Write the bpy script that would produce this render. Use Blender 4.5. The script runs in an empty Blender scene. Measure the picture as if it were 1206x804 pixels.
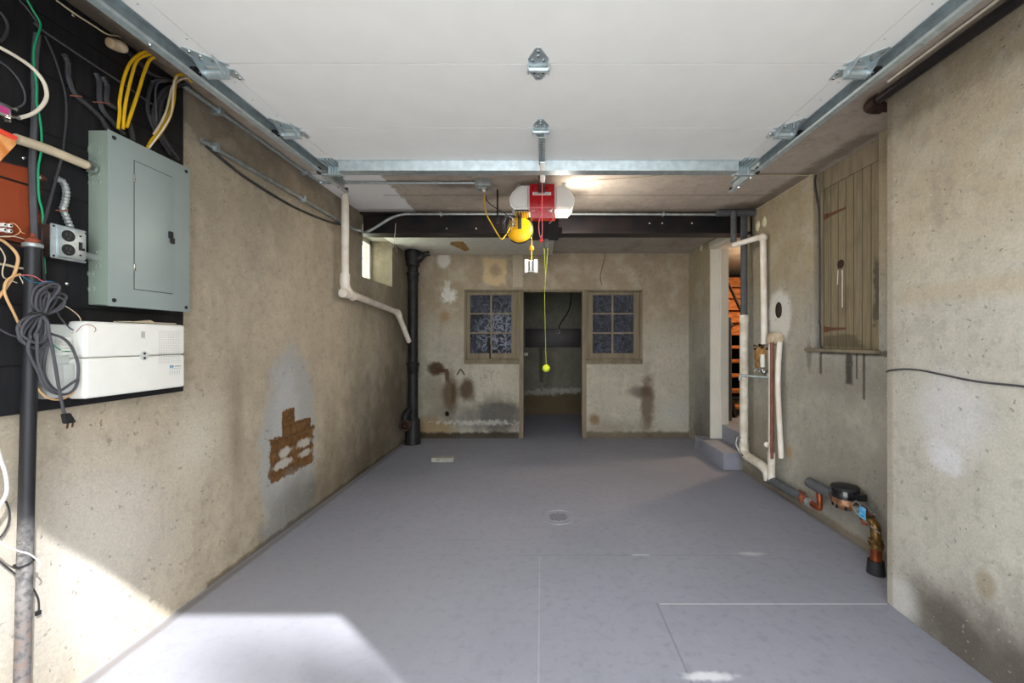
import bpy, bmesh, math, random
from mathutils import Vector, Matrix
random.seed(7); DES = .22
C = bpy.context.scene.collection
F = 490.0; CX = 638.0; CY = 401.0; EY = 1.25      # focal length (px), horizon point, eye height
# ---------- picture -> place helpers ----------
def PY(px, py, Y): return Vector(((px-CX)*Y/F, Y, EY-(py-CY)*Y/F))
def PX(px, py, X): return PY(px, py, F*X/(px-CX))
def PZ(px, py, Z): return PY(px, py, F*(EY-Z)/(py-CY))
def lin(c):
    return tuple((v/12.92 if v <= .04045 else ((v+.055)/1.055)**2.4) for v in [x/255.0 for x in c]) + (1.0,)
# ---------- node helpers ----------
class NT:
    def __init__(s, mat):
        mat.use_nodes = True; s.t = mat.node_tree; s.n = s.t.nodes; s.l = s.t.links; s.n.clear()
    def new(s, t, **k):
        n = s.n.new(t)
        for a, v in k.items(): setattr(n, a, v)
        return n
    def put(s, sock, v):
        if hasattr(v, 'links'): s.l.new(v, sock)
        else: sock.default_value = v
    def m(s, op, a, b=0.0, c=None, clamp=False):
        n = s.new('ShaderNodeMath', operation=op, use_clamp=clamp)
        s.put(n.inputs[0], a); s.put(n.inputs[1], b)
        if c is not None: s.put(n.inputs[2], c)
        return n.outputs[0]
    def mix(s, f, a, b, blend='MIX'):
        n = s.new('ShaderNodeMix', data_type='RGBA', blend_type=blend)
        s.put(n.inputs[0], f); s.put(n.inputs[6], a); s.put(n.inputs[7], b); return n.outputs[2]
    def sm(s, v, lo, hi):
        n = s.new('ShaderNodeMapRange', interpolation_type='SMOOTHSTEP')
        s.put(n.inputs[0], v); s.put(n.inputs[1], lo); s.put(n.inputs[2], hi); s.put(n.inputs[3], 0.0); s.put(n.inputs[4], 1.0)
        return n.outputs[0]
    def noise(s, sc, det=4.0, vec=None, rough=.55, dist=0.0):
        n = s.new('ShaderNodeTexNoise'); n.inputs['Scale'].default_value = sc; n.inputs['Detail'].default_value = det
        n.inputs['Roughness'].default_value = rough; n.inputs['Distortion'].default_value = dist
        if vec is not None: s.l.new(vec, n.inputs['Vector'])
        return n.outputs[0]
    def pos(s):
        g = s.new('ShaderNodeNewGeometry'); x = s.new('ShaderNodeSeparateXYZ'); s.l.new(g.outputs['Position'], x.inputs[0])
        s.P = g.outputs['Position']; s.X, s.Y, s.Z = x.outputs; return s.P
    def scaled(s, vec, k):
        n = s.new('ShaderNodeVectorMath', operation='MULTIPLY'); s.l.new(vec, n.inputs[0]); n.inputs[1].default_value = k; return n.outputs[0]
    def out(s, color, rough=.9, metal=0.0, height=None, bump=.3, bdist=.01, spec=.3, **k):
        b = s.new('ShaderNodeBsdfPrincipled'); o = s.new('ShaderNodeOutputMaterial')
        s.put(b.inputs['Base Color'], color); s.put(b.inputs['Roughness'], rough); s.put(b.inputs['Metallic'], metal)
        s.put(b.inputs['Specular IOR Level'], spec)
        for a, v in k.items(): s.put(b.inputs[a], v)
        if height is not None:
            p = s.new('ShaderNodeBump'); p.inputs['Strength'].default_value = bump; p.inputs['Distance'].default_value = bdist
            s.l.new(height, p.inputs['Height']); s.l.new(p.outputs[0], b.inputs['Normal'])
        s.l.new(b.outputs[0], o.inputs[0]); return b
MATS = {}
def simple(name, col, rough=.5, metal=0.0, var=.12, nscale=12.0, bump=0.0, spec=.4, col2=None, stretch=None, bdist=.003):
    m = bpy.data.materials.new(name); t = NT(m)
    tc = t.new('ShaderNodeTexCoord').outputs['Object']
    if stretch: tc = t.scaled(tc, stretch)
    n = t.noise(nscale, 5, tc)
    a = lin(col); b = lin(col2) if col2 else tuple(min(1, c*(1-var)) for c in a[:3])+(1,)
    if not col2: a = tuple(min(1, c*(1+var)) for c in a[:3])+(1,)
    c = t.mix(t.sm(n, .35, .65), a, b)
    r = t.m('ADD', rough-.06, t.m('MULTIPLY', n, .12))
    t.out(c, r, metal, n if bump else None, bump, bdist, spec)
    MATS[name] = m; return m
def stained(name, base, base2, plane, stains=(), zc=None, rough=.92, bump=.55, spec=.2, pits=.5, streak=.3, extra=None, fine=90.0, mott=.35, bdist=.006, ovl=.30):
    """rough cement: two pigments mottled, pits, streaks, and stains or painted light with a place and an outline of their own"""
    def ds(c, k=DES): g = c[0]*.3+c[1]*.59+c[2]*.11; return tuple(g+(v-g)*(1-k) for v in c)
    base, base2 = ds(base), ds(base2); zc = [(a, b, ds(c), d) for a, b, c, d in zc] if zc else None
    m = bpy.data.materials.new(name); t = NT(m); P = t.pos()
    U = {'X': t.X, 'Y': t.Y}[plane[0]]; V = {'Y': t.Y, 'Z': t.Z}[plane[1]]
    n1 = t.noise(1.1, 5, P); n2 = t.noise(4.5, 6, P, .6); n3 = t.noise(22, 5, P, .6); n4 = t.noise(fine, 4, P, .7)
    c = t.mix(t.sm(n1, .35, .65), lin(base), lin(base2))
    if zc:
        for (z0, z1, col, al) in zc:
            f = t.m('MULTIPLY', t.sm(t.m('ADD', V, t.m('MULTIPLY', t.m('SUBTRACT', n2, .5), .7)), z0, z1), al)
            c = t.mix(f, c, lin(col))
    wv = t.scaled(P, (3.0, 3.0, .6) if plane[1] == 'Z' else (3.0, .8, 3.0))
    st = t.noise(2.6, 6, wv, .6)
    c = t.mix(t.m('MULTIPLY', t.sm(st, .5, .75), streak), c, tuple(x*.52 for x in lin(base2)[:3])+(1,))
    c = t.mix(t.m('MULTIPLY', t.sm(n2, .42, .68), mott), c, tuple(min(1, x*1.32) for x in lin(base)[:3])+(1,))
    c = t.mix(t.m('MULTIPLY', t.sm(n3, .48, .72), .34), c, tuple(x*.6 for x in lin(base2)[:3])+(1,))
    warps = {3: t.m('SUBTRACT', n2, .5), 8: t.m('SUBTRACT', t.noise(9, 5, P, .6), .5), 25: t.m('SUBTRACT', n3, .5)}
    h = t.m('ADD', t.m('MULTIPLY', n4, .35), t.m('MULTIPLY', n3, .9))
    for s in stains:
        shape, u, v, ru, rv, soft, warp, col, al = s[:9]; ws = s[9] if len(s) > 9 else 8; deep = s[10] if len(s) > 10 else 0
        du = t.m('DIVIDE', t.m('ABSOLUTE', t.m('SUBTRACT', U, u)), ru); dv = t.m('DIVIDE', t.m('ABSOLUTE', t.m('SUBTRACT', V, v)), rv)
        if shape == 'b': d = t.m('SQRT', t.m('ADD', t.m('MULTIPLY', du, du), t.m('MULTIPLY', dv, dv)))
        elif max(ru, rv)/min(ru, rv) > 3:      # long thin mark: the same soft edge on every side
            q = min(ru, rv); f2 = lambda W_, w0, r_: t.m('DIVIDE', t.m('SUBTRACT', t.m('ABSOLUTE', t.m('SUBTRACT', W_, w0)), r_-q), q)
            d = t.m('MAXIMUM', f2(U, u, ru), f2(V, v, rv))
        else: d = t.m('MAXIMUM', du, dv)
        d = t.m('ADD', d, t.m('MULTIPLY', warps[ws], warp*2))
        f = t.m('SUBTRACT', 1.0, t.sm(d, 1.0-soft, 1.0+soft))
        if al < 1: f = t.m('MULTIPLY', f, al)
        if deep: h = t.m('SUBTRACT', h, t.m('MULTIPLY', f, deep))
        if col == 'brick':
            cv = t.new('ShaderNodeCombineXYZ'); t.put(cv.inputs[0], U); t.put(cv.inputs[1], V)
            bt = t.new('ShaderNodeTexBrick'); t.l.new(cv.outputs[0], bt.inputs[0]); bt.inputs['Scale'].default_value = 1
            bt.inputs['Color1'].default_value = lin((116, 84, 48)); bt.inputs['Color2'].default_value = lin((100, 72, 42)); bt.inputs['Mortar'].default_value = lin((96, 70, 42))
            bt.inputs['Mortar Size'].default_value = .006; bt.inputs['Brick Width'].default_value = .2; bt.inputs['Row Height'].default_value = .068
            cc = t.mix(t.m('MULTIPLY', t.sm(n3, .45, .6), .6), bt.outputs[0], lin((78, 54, 32)))
        else: cc = lin(ds(col, .15))
        c = t.mix(f, c, cc)
    pv = t.sm(t.noise(34, 2, P, .5), .68, .72)
    c = t.mix(t.m('MULTIPLY', pv, pits), c, tuple(x*.35 for x in lin(base)[:3])+(1,))
    wv2 = t.sm(t.noise(57, 2, P, .5), .69, .73)
    c = t.mix(t.m('MULTIPLY', wv2, pits*.6), c, lin((225, 220, 210)))
    c = t.mix(ovl, c, t.mix(n4, (.0, .0, .0, 1), (1, 1, 1, 1)), 'OVERLAY')
    h = t.m('SUBTRACT', h, t.m('MULTIPLY', pv, .8))
    if extra: c, h = extra(t, c, h, U, V, warps)
    t.out(c, rough, 0.0, h, bump, bdist, spec)
    MATS[name] = m; return m
# ---------- mesh helpers: everything is built where it stands, in metres ----------
def B(): return bmesh.new()
def box(bm, lo, hi, bev=0.0, seg=2):
    lo = Vector(lo); hi = Vector(hi)
    a = Vector([min(lo[i], hi[i]) for i in range(3)]); b = Vector([max(lo[i], hi[i]) for i in range(3)])
    r = bmesh.ops.create_cube(bm, size=1.0, matrix=Matrix.Translation((a+b)/2) @ Matrix.Diagonal((*(b-a), 1)))
    if bev > 0:
        es = list({e for v in r['verts'] for e in v.link_edges})
        bmesh.ops.bevel(bm, geom=es, offset=bev, segments=seg, affect='EDGES', profile=.6)
    return bm
def obox(bm, c, ax, ay, az, s, bev=0.0):
    """box at c with its own axes"""
    ax = Vector(ax).normalized(); ay = Vector(ay).normalized(); az = Vector(az).normalized()
    M = Matrix((ax, ay, az)).transposed().to_4x4(); M.translation = Vector(c)
    r = bmesh.ops.create_cube(bm, size=1.0, matrix=M @ Matrix.Diagonal((*s, 1)))
    if bev > 0:
        es = list({e for v in r['verts'] for e in v.link_edges})
        bmesh.ops.bevel(bm, geom=es, offset=bev, segments=2, affect='EDGES', profile=.6)
def prism(bm, pts, d):
    """closed polygon pts pushed along vector d"""
    d = Vector(d); a = [bm.verts.new(Vector(p)) for p in pts]; b = [bm.verts.new(Vector(p)+d) for p in pts]; n = len(pts)
    bm.faces.new(a); bm.faces.new(b[::-1])
    for i in range(n): bm.faces.new((a[i], b[i], b[(i+1) % n], a[(i+1) % n]))
    return bm
def spline(pts, k=8):
    pts = [Vector(p) for p in pts]
    if len(pts) < 3: return pts
    P = [pts[0]*2-pts[1]] + pts + [pts[-1]*2-pts[-2]]; out = []
    for i in range(1, len(P)-2):
        p0, p1, p2, p3 = P[i-1:i+3]
        for j in range(k):
            t = j/k
            out.append(.5*((2*p1)+(p2-p0)*t+(2*p0-5*p1+4*p2-p3)*t*t+(3*p1-p0-3*p2+p3)*t**3))
    out.append(pts[-1]); return out
def tube(bm, pts, r, n=10, smooth=True, k=8, ridge=0.0):
    """round bar through pts; r a radius or one per point; ridge = corrugation"""
    if ridge:
        raw = spline(pts, 24); L = [0]
        for i in range(1, len(raw)): L.append(L[-1]+(raw[i]-raw[i-1]).length)
        step = r*.62; cnt = max(4, int(L[-1]/step)); out = []; j = 0
        for i in range(cnt+1):
            s = L[-1]*i/cnt
            while j < len(L)-2 and L[j+1] < s: j += 1
            f = (s-L[j])/max(1e-9, L[j+1]-L[j]); out.append(raw[j].lerp(raw[j+1], min(1, f)))
        pts = out; rr = [r*(1+(ridge if i % 2 else -ridge)) for i in range(len(pts))]
    else:
        if smooth and len(pts) > 2: pts = spline(pts, k)
        else: pts = [Vector(p) for p in pts]
        rr = r if isinstance(r, (list, tuple)) else [r]*len(pts)
    q = [pts[0]]; rq = [rr[0]]
    for p, x in zip(pts[1:], rr[1:]):
        if (p-q[-1]).length > 1e-5 or abs(x-rq[-1]) > 1e-6: q.append(p); rq.append(x)
    pts, rr = q, rq
    tan = []
    for i in range(len(pts)):
        d = pts[min(i+1, len(pts)-1)]-pts[max(i-1, 0)]
        tan.append(d.normalized() if d.length > 1e-9 else (tan[-1] if tan else Vector((0, 0, 1))))
    nrm = tan[0].orthogonal().normalized(); rings = []
    for i, p in enumerate(pts):
        nrm = (nrm-tan[i]*nrm.dot(tan[i]))
        nrm = nrm.normalized() if nrm.length > 1e-6 else tan[i].orthogonal().normalized()
        bn = tan[i].cross(nrm)
        rings.append([bm.verts.new(p+rr[i]*(math.cos(a)*nrm+math.sin(a)*bn)) for a in [2*math.pi*j/n for j in range(n)]])
    for a, b in zip(rings, rings[1:]):
        for j in range(n):
            f = bm.faces.new((a[j], a[(j+1) % n], b[(j+1) % n], b[j])); f.smooth = True
    bm.faces.new(rings[0][::-1]); bm.faces.new(rings[-1])
    return bm
def lathe(bm, c, axis, prof, n=24, smooth=True):
    """prof = [(distance along axis, radius)...]"""
    c = Vector(c); ax = Vector(axis).normalized(); u = ax.orthogonal().normalized(); v = ax.cross(u); rings = []
    for d, r in prof:
        rings.append([bm.verts.new(c+ax*d+max(r, 1e-5)*(math.cos(a)*u+math.sin(a)*v)) for a in [2*math.pi*j/n for j in range(n)]])
    for a, b in zip(rings, rings[1:]):
        for j in range(n):
            f = bm.faces.new((a[j], a[(j+1) % n], b[(j+1) % n], b[j])); f.smooth = smooth
    bm.faces.new(rings[0][::-1]); bm.faces.new(rings[-1])
    return bm
ORG = {}
def link(name, bm, mat, origin=(0, 0, 0), sharp=True):
    bmesh.ops.recalc_face_normals(bm, faces=bm.faces[:])
    me = bpy.data.meshes.new(name); o3 = Vector(origin)
    bmesh.ops.translate(bm, verts=bm.verts[:], vec=-o3)
    bm.to_mesh(me); bm.free(); me.materials.append(MATS[mat] if isinstance(mat, str) else mat)
    if sharp:
        try: me.set_sharp_from_angle(angle=math.radians(40))
        except Exception: pass
    ob = bpy.data.objects.new(name, me); C.objects.link(ob); return ob
def base_of(bm):
    xs = [v.co for v in bm.verts]
    return Vector(((min(v.x for v in xs)+max(v.x for v in xs))/2, (min(v.y for v in xs)+max(v.y for v in xs))/2, min(v.z for v in xs)))
def tag(o, label, cat, group=None, kind=None):
    if label: o['label'] = label
    if cat: o['category'] = cat
    if group: o['group'] = group
    if kind: o['kind'] = kind
    return o
def T(name, label, cat, bm, mat, group=None, kind=None):
    b = base_of(bm); o = link(name, bm, mat, b); o.location = b; ORG[o] = b
    return tag(o, label, cat, group, kind)
def E(name, label, cat, loc, group=None, kind=None):
    o = bpy.data.objects.new(name, None); C.objects.link(o); o.location = loc; o.empty_display_size = .05; ORG[o] = Vector(loc)
    return tag(o, label, cat, group, kind)
def part(name, bm, mat, parent, label=None):
    o = link(name, bm, mat, ORG[parent]); o.parent = parent; ORG[o] = ORG[parent]
    if label: o['label'] = label
    return o
def parts(name, bm, mat, parent, label=None):
    """each loose piece of bm becomes a part of its own"""
    seen = set(); out = []
    for v0 in bm.verts:
        if v0 in seen: continue
        st = [v0]; isl = set([v0])
        while st:
            v = st.pop()
            for e in v.link_edges:
                w = e.other_vert(v)
                if w not in isl: isl.add(w); st.append(w)
        seen |= isl; nb = bmesh.new(); mp_ = {v: nb.verts.new(v.co) for v in isl}
        for f in {f for v in isl for f in v.link_faces}:
            nf = nb.faces.new([mp_[v] for v in f.verts]); nf.smooth = f.smooth
        out.append(part(name, nb, mat, parent, label))
    bm.free(); return out
def S(name, bm, mat, parent=None):
    if parent: return part(name, bm, mat, parent)
    b = base_of(bm); o = link(name, bm, mat, b); o.location = b; ORG[o] = b; o['kind'] = 'structure'; return o
def text_bm(s, size, M, depth=.0008):
    cu = bpy.data.curves.new('letters', 'FONT'); cu.body = s; cu.size = size; cu.extrude = depth; cu.align_x = 'CENTER'; cu.align_y = 'CENTER'
    ob = bpy.data.objects.new('letters', cu); C.objects.link(ob); bpy.context.view_layer.update()
    me = bpy.data.meshes.new_from_object(ob.evaluated_get(bpy.context.evaluated_depsgraph_get()))
    bm = B(); bm.from_mesh(me); bm.transform(M)
    bpy.data.objects.remove(ob); bpy.data.curves.remove(cu); bpy.data.meshes.remove(me); return bm
def copy_tree(o, parent=None, delta=Vector((0, 0, 0))):
    c = o.copy(); C.objects.link(c); c.parent = parent
    if parent is None: c.location = o.location+delta
    for ch in [x for x in bpy.data.objects if x.parent == o]: copy_tree(ch, c)
    return c
SKY, SUN, EXPO = 6.8, 12.5, 0.0
OPL, STL = 36.0, 70.0
# ---------- sizes of the place ----------
XL = -1.69; XR = 1.945; XR2 = 1.885; XP = 1.645; YP = 1.985; ZC = 2.445; ZC2 = 2.37; YB = 5.33; YBB = 7.07; YBEAM = 3.88
def sL(shape, x0, y0, x1, y1, *a):      # stain or painted light on the left wall, from its rectangle in the picture
    A = PX(x0, y0, XL); D = PX(x1, y1, XL); m = (A.y+D.y)/2; z0 = EY-(y0-CY)*m/F; z1 = EY-(y1-CY)*m/F
    return (shape, m, (z0+z1)/2, abs(D.y-A.y)/2, abs(z1-z0)/2)+a
def sR(X):
    def f(shape, x0, y0, x1, y1, *a):
        A = PX(x0, y0, X); D = PX(x1, y1, X); m = F*X/((x0+x1)/2-CX); z0 = EY-(y0-CY)*m/F; z1 = EY-(y1-CY)*m/F
        return (shape, m, (z0+z1)/2, abs(D.y-A.y)/2, abs(z1-z0)/2)+a
    return f
def sB(Y):
    def f(shape, x0, y0, x1, y1, *a):
        A = PY(x0, y0, Y); D = PY(x1, y1, Y)
        return (shape, (A.x+D.x)/2, (A.z+D.z)/2, abs(D.x-A.x)/2, abs(D.z-A.z)/2)+a
    return f
b_, p_, f_ = sB(YB), sR(XP), sR(XR); bb_ = sB(YBB)
stained('cement_left', (176, 162, 138), (160, 147, 124), 'YZ', [
    sL('b', 306, 412, 372, 660, .12, .25, (158, 160, 158), .9, 8),
    sL('b', 322, 430, 352, 600, .4, .5, (176, 178, 178), .6, 8),
    sL('r', 318, 508, 369, 556, .05, .32, 'brick', 1, 25, .6),
    sL('r', 332, 482, 347, 512, .06, .3, 'brick', 1, 25, .6),
    sL('r', 343, 494, 366, 512, .06, .3, 'brick', 1, 25, .6),
    sL('b', 328, 527, 343, 537, .3, .8, (176, 172, 162), .95, 25), sL('b', 350, 516, 367, 526, .3, .8, (176, 172, 162), .95, 25),
    sL('b', 322, 541, 344, 551, .3, .8, (176, 172, 162), .95, 25), sL('b', 352, 529, 366, 537, .3, .8, (176, 172, 162), .9, 25),
    sL('b', 305, 560, 374, 700, .2, .4, (140, 142, 140), .6, 8),
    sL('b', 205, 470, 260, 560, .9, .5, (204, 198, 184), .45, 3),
    sL('b', -60, 560, 190, 760, .9, .5, (196, 192, 184), .6, 3),  # sun's whitening of the low wall painted into its colour
    ('b', 4.6, .3, .9, .55, .8, .6, (62, 54, 42), .6, 3),
    ('b', 3.6, .05, 1.0, .25, .8, .6, (80, 68, 48), .6, 3),
    ('b', 4.9, 1.5, .4, 1.2, .8, .5, (84, 74, 58), .55, 3),
    sL('b', 272, 430, 286, 560, .8, .5, (120, 108, 88), .5, 3),
    ('r', 4.1, .0, 2.0, .03, .4, .9, (66, 56, 40), .65, 8),
    ], zc=[(2.2, 2.3, (126, 112, 94), .8)], pits=.38)
stained('cement_left_window', (170, 160, 118), (150, 140, 100), 'YZ', [], pits=.2)
stained('cement_back', (178, 171, 152), (166, 159, 140), 'XZ', [
    b_('b', 497, 440, 530, 500, .8, .4, (122, 112, 90), .6, 3),
    b_('b', 504, 426, 523, 442, .35, .5, (72, 50, 32), .95, 8),
    b_('r', 512, 434, 528, 438, .4, .7, (76, 54, 34), .9, 8),
    b_('r', 524, 438, 529, 450, .4, .6, (76, 54, 34), .9, 8),
    b_('b', 522, 440, 540, 486, .5, .6, (92, 70, 46), .85, 3),
    b_('r', 531, 452, 536, 474, .8, .5, (70, 52, 34), .6, 8),
    b_('b', 541, 446, 559, 472, .45, .4, (78, 58, 38), .9, 8),
    b_('b', 560, 468, 616, 512, .5, .5, (58, 56, 56), .8, 8),
    b_('b', 520, 478, 600, 505, .7, .6, (98, 98, 94), .6, 3),
    b_('b', 478, 492, 535, 530, .3, .25, (146, 122, 82), .85, 8),
    b_('b', 524, 484, 529, 490, .3, .2, (20, 18, 16), 1, 8, .5),
    b_('b', 522, 495, 608, 500, .6, 2.2, (196, 194, 184), .55, 25),
    b_('r', 569, 304, 596, 335, .15, .5, (204, 176, 136), .95, 8),
    b_('b', 577, 312, 590, 326, .5, .6, (140, 122, 98), .7, 8),
    b_('r', 604, 300, 616, 338, .1, .06, (186, 170, 148), .9, 8),
    b_('b', 515, 296, 530, 316, .3, .35, (206, 202, 194), .9, 8),
    b_('b', 520, 340, 537, 356, .45, 1.3, (214, 212, 206), .9, 25),
    b_('r', 524, 332, 530, 350, .4, .8, (206, 202, 196), .7, 25),
    b_('b', 518, 365, 530, 378, .7, .4, (150, 108, 60), .6, 3),
    b_('r', 708, 296, 711, 338, .5, .3, (84, 70, 54), .0, 3),
    b_('b', 742, 455, 770, 468, .6, .4, (92, 84, 74), .8, 8),
    b_('b', 755, 440, 770, 512, .5, .6, (96, 76, 54), .8, 8),
    b_('b', 694, 488, 706, 500, .5, .4, (128, 92, 52), .8, 8),
    b_('b', 778, 470, 810, 500, .9, .5, (176, 176, 170), .6, 3),
    b_('r', 490, 509, 612, 519, .4, .6, (52, 44, 32), .9, 8),
    b_('r', 690, 508, 816, 518, .4, .7, (78, 62, 42), .8, 8),
    b_('b', 690, 496, 760, 513, .9, .6, (128, 120, 100), .5, 3),
    ], zc=[(1.15, 1.75, (158, 138, 112), .95)], pits=.35)
stained('cement_far', (122, 120, 104), (104, 102, 88), 'XZ', [
    bb_('r', 610, 462, 695, 492, .35, .5, (96, 78, 52), .85, 8),
    bb_('b', 638, 457, 690, 463, .6, 2.0, (186, 184, 174), .6, 25),
    bb_('b', 616, 459, 660, 465, .6, 2.0, (160, 158, 148), .6, 25),
    bb_('r', 635, 410, 640, 450, .6, .5, (62, 60, 50), .7, 8),
    bb_('b', 640, 405, 652, 460, .7, .6, (78, 76, 64), .5, 3),
    ], pits=.4)
stained('cement_pier', (180, 175, 161), (166, 160, 146), 'YZ', [
    p_('b', 1080, 440, 1160, 540, .5, .5, (196, 196, 200), .55, 3),
    p_('b', 1090, 516, 1130, 554, .4, 1.3, (204, 204, 209), .65, 8),
    p_('r', 1050, 330, 1206, 352, .7, .35, (176, 160, 132), .6, 3),
    p_('b', 1148, 672, 1174, 706, .4, .25, (150, 136, 112), .8, 8),
    p_('b', 1090, 690, 1150, 760, .7, .5, (116, 108, 98), .6, 3),
    ('b', 1.50, .04, .42, .17, .6, .5, (84, 76, 68), .85, 8),
    ('b', 1.93, .06, .1, .10, .5, .5, (206, 204, 198), .8, 8),
    ('b', 1.2, .05, .35, .3, .7, .5, (90, 82, 74), .7, 3),
    ('r', 1.97, 1.2, .02, 1.2, .5, .5, (150, 138, 118), .6, 8),
    ], zc=[(1.35, 1.8, (178, 162, 132), .9), (2.0, 2.35, (150, 132, 104), .5)], pits=.4)
stained('cement_right', (166, 161, 148), (152, 147, 132), 'YZ', [
    f_('b', 905, 342, 931, 400, .25, .4, (208, 205, 198), .95, 8),
    f_('b', 952, 420, 1040, 470, .7, .5, (128, 122, 112), .6, 3),
    f_('r', 963, 412, 1040, 418, .5, .6, (66, 60, 52), .8, 25),
    f_('r', 996, 416, 1004, 452, .5, .5, (40, 36, 32), .8, 25),
    f_('r', 1016, 416, 1019, 470, .5, .5, (40, 36, 32), .7, 25),
    f_('r', 965, 416, 968, 440, .5, .5, (40, 36, 32), .7, 25),
    f_('r', 1008, 416, 1010, 446, .5, .5, (40, 36, 32), .7, 25),
    f_('b', 926, 524, 932, 540, .6, .4, (170, 128, 72), .7, 8),
    f_('b', 950, 400, 956, 440, .5, .5, (96, 90, 80), .6, 8),
    ('b', 2.5, .25, .5, .3, .7, .5, (132, 126, 116), .7, 3),
    ('r', 3.0, .0, 1.4, .045, .4, .6, (120, 104, 84), .8, 8),
    ('b', 4.9, .1, .3, .3, .7, .5, (86, 72, 58), .6, 8),
    ('b', 4.8, .6, .35, .35, .8, .5, (112, 112, 110), .6, 3),
    ('b', 3.9, .3, .3, .4, .8, .5, (124, 112, 90), .6, 3),
    ], zc=[(1.3, 1.9, (164, 146, 112), .95)], pits=.45)
stained('cement_ceiling', (190, 175, 160), (174, 158, 143), 'XY', [
    ('r', -1.55, 3.6, .385, .64, .03, .12, (238, 238, 238), 1, 25),
    ('r', 0.0, 2.98, 2.0, .02, .5, .5, (140, 122, 106), .5, 8),
    ('r', 0.3, 3.42, 1.6, .012, .5, .5, (124, 108, 94), .5, 8),
    ('b', -.62, 3.2, .22, .06, .7, .5, (98, 84, 72), .6, 8),
    ('r', 0.0, 3.83, 2.0, .05, .6, .6, (108, 96, 84), .5, 8),
    ('r', 1.9, 3.3, .06, .9, .7, .6, (96, 84, 70), .6, 8),
    ('b', 1.8, 3.75, .2, .14, .6, .6, (80, 70, 60), .7, 8),
    ('r', -1.5, 1.7, .22, .62, .3, .4, (156, 134, 112), .7, 8),
    ('b', -1.55, 1.2, .1, .3, .5, .5, (206, 200, 192), .7, 8),
    ('b', -1.66, 1.35, .09, .6, .5, .6, (60, 52, 42), .8, 8),
    ], pits=.15, streak=.25, bump=.2)
stained('cement_bay_ceiling', (180, 172, 160), (164, 156, 144), 'XY', [], pits=.15, streak=.4, bump=.2)
def seams(t, c, h, U, V, W): return c, h
line = (196, 198, 206)
stained('floor_paint', (142, 144, 158), (136, 138, 152), 'XY', [
    ('r', 1.10, 1.976, .54, .0035, .6, .25, line, .8, 25, -.5),
    ('r', .548, 1.72, .004, .26, .6, .3, (112, 114, 124), .7, 25, .8),
    ('r', -.012, 1.95, .003, .46, .7, .4, (166, 168, 176), .6, 25, .6),
    ('r', .6, 2.425, .75, .003, .7, .5, (112, 114, 124), .7, 25, .8),
    ('r', .58, 2.43, .05, .005, .6, .6, (200, 202, 208), .7, 25, -.5),
    ('b', 1.22, 2.44, .07, .02, .6, .7, (190, 192, 200), .6, 25, -.5),
    ('b', .62, 1.55, .09, .02, .5, .8, (214, 215, 220), .8, 25, -.6),
    ('b', -1.2, 1.75, .9, .9, .9, .4, (148, 148, 152), .5, 3),
    ('b', 1.3, 3.6, .8, .6, .9, .4, (128, 130, 146), .5, 3),
    ('r', -1.66, 3.0, .02, 2.6, .6, .5, (108, 100, 90), .6, 8),
    ('r', 1.93, 3.2, .02, .9, .6, .5, (120, 112, 100), .6, 8),
    ], rough=.62, bump=.10, spec=.35, pits=.04, streak=.10, fine=60, mott=.10, ovl=.06)
stained('driveway', (176, 174, 168), (166, 163, 156), 'XY', [], pits=.3, mott=.2)
simple('white_paint', (226, 226, 222), .5, var=.02); simple('beige_board', (222, 220, 212), .7, var=.05)
# glossier bits of the place
simple('trim_white', (214, 210, 198), .5, var=.04, nscale=4)
simple('old_wood', (128, 117, 99), .75, var=.16, nscale=14, bump=.25, stretch=(1, 1, .15), spec=.2)
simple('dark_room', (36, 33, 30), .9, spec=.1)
def wood_boards(name, col, col2, axis, width, dark, streak_scale=(1, 12, .8), spots=()):
    m = bpy.data.materials.new(name); t = NT(m); P = t.pos(); A = {'Y': t.Y, 'Z': t.Z, 'X': t.X}[axis]
    n = t.noise(5, 6, t.scaled(P, streak_scale), .6); n2 = t.noise(3, 4, P)
    c = t.mix(t.sm(n, .35, .65), lin(col), lin(col2))
    fr = t.m('FRACT', t.m('DIVIDE', A, width)); g = t.m('MINIMUM', fr, t.m('SUBTRACT', 1.0, fr)); gap = t.m('SUBTRACT', 1.0, t.sm(g, .004/width*.5, .004/width*1.3))
    c = t.mix(t.m('MULTIPLY', t.sm(n2, .5, .7), .4), c, tuple(v*.55 for v in lin(col2)[:3])+(1,))
    for (u, v, ru, rv, cc, al) in spots:
        du = t.m('DIVIDE', t.m('ABSOLUTE', t.m('SUBTRACT', t.Y, u)), ru); dv = t.m('DIVIDE', t.m('ABSOLUTE', t.m('SUBTRACT', t.Z, v)), rv)
        d = t.m('ADD', t.m('MAXIMUM', du, dv), t.m('MULTIPLY', t.m('SUBTRACT', t.noise(14, 5, t.scaled(P, (1, .35, 1.6))), .5), 1.5))
        c = t.mix(t.m('MULTIPLY', t.m('SUBTRACT', 1.0, t.sm(d, .8, 1.1)), al), c, lin(cc))
    c = t.mix(gap, c, lin(dark))
    t.out(c, .7, 0, t.m('SUBTRACT', n, t.m('MULTIPLY', gap, 2)), .3, .004, .3); MATS[name] = m
# ---------- the shell ----------
S('floor', box(B(), (-2.0, .2, -.12), (3.6, 7.3, 0)), 'floor_paint')
S('ground', box(B(), (-14, -20, -.13), (16, .2, -.005)), 'driveway')
bm = B(); box(bm, (-2.1, .05, ZC), (2.3, YBEAM+.08, ZC+.2)); S('ceiling', bm, 'cement_ceiling')
bm = B(); box(bm, (-2.1, YBEAM+.08, ZC2), (3.7, 7.3, ZC2+.2)); box(bm, (XR+.15, 3.2, ZC2+.01), (3.7, YBEAM+.1, ZC2+.2)); S('ceiling_rear', bm, 'cement_bay_ceiling')
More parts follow.
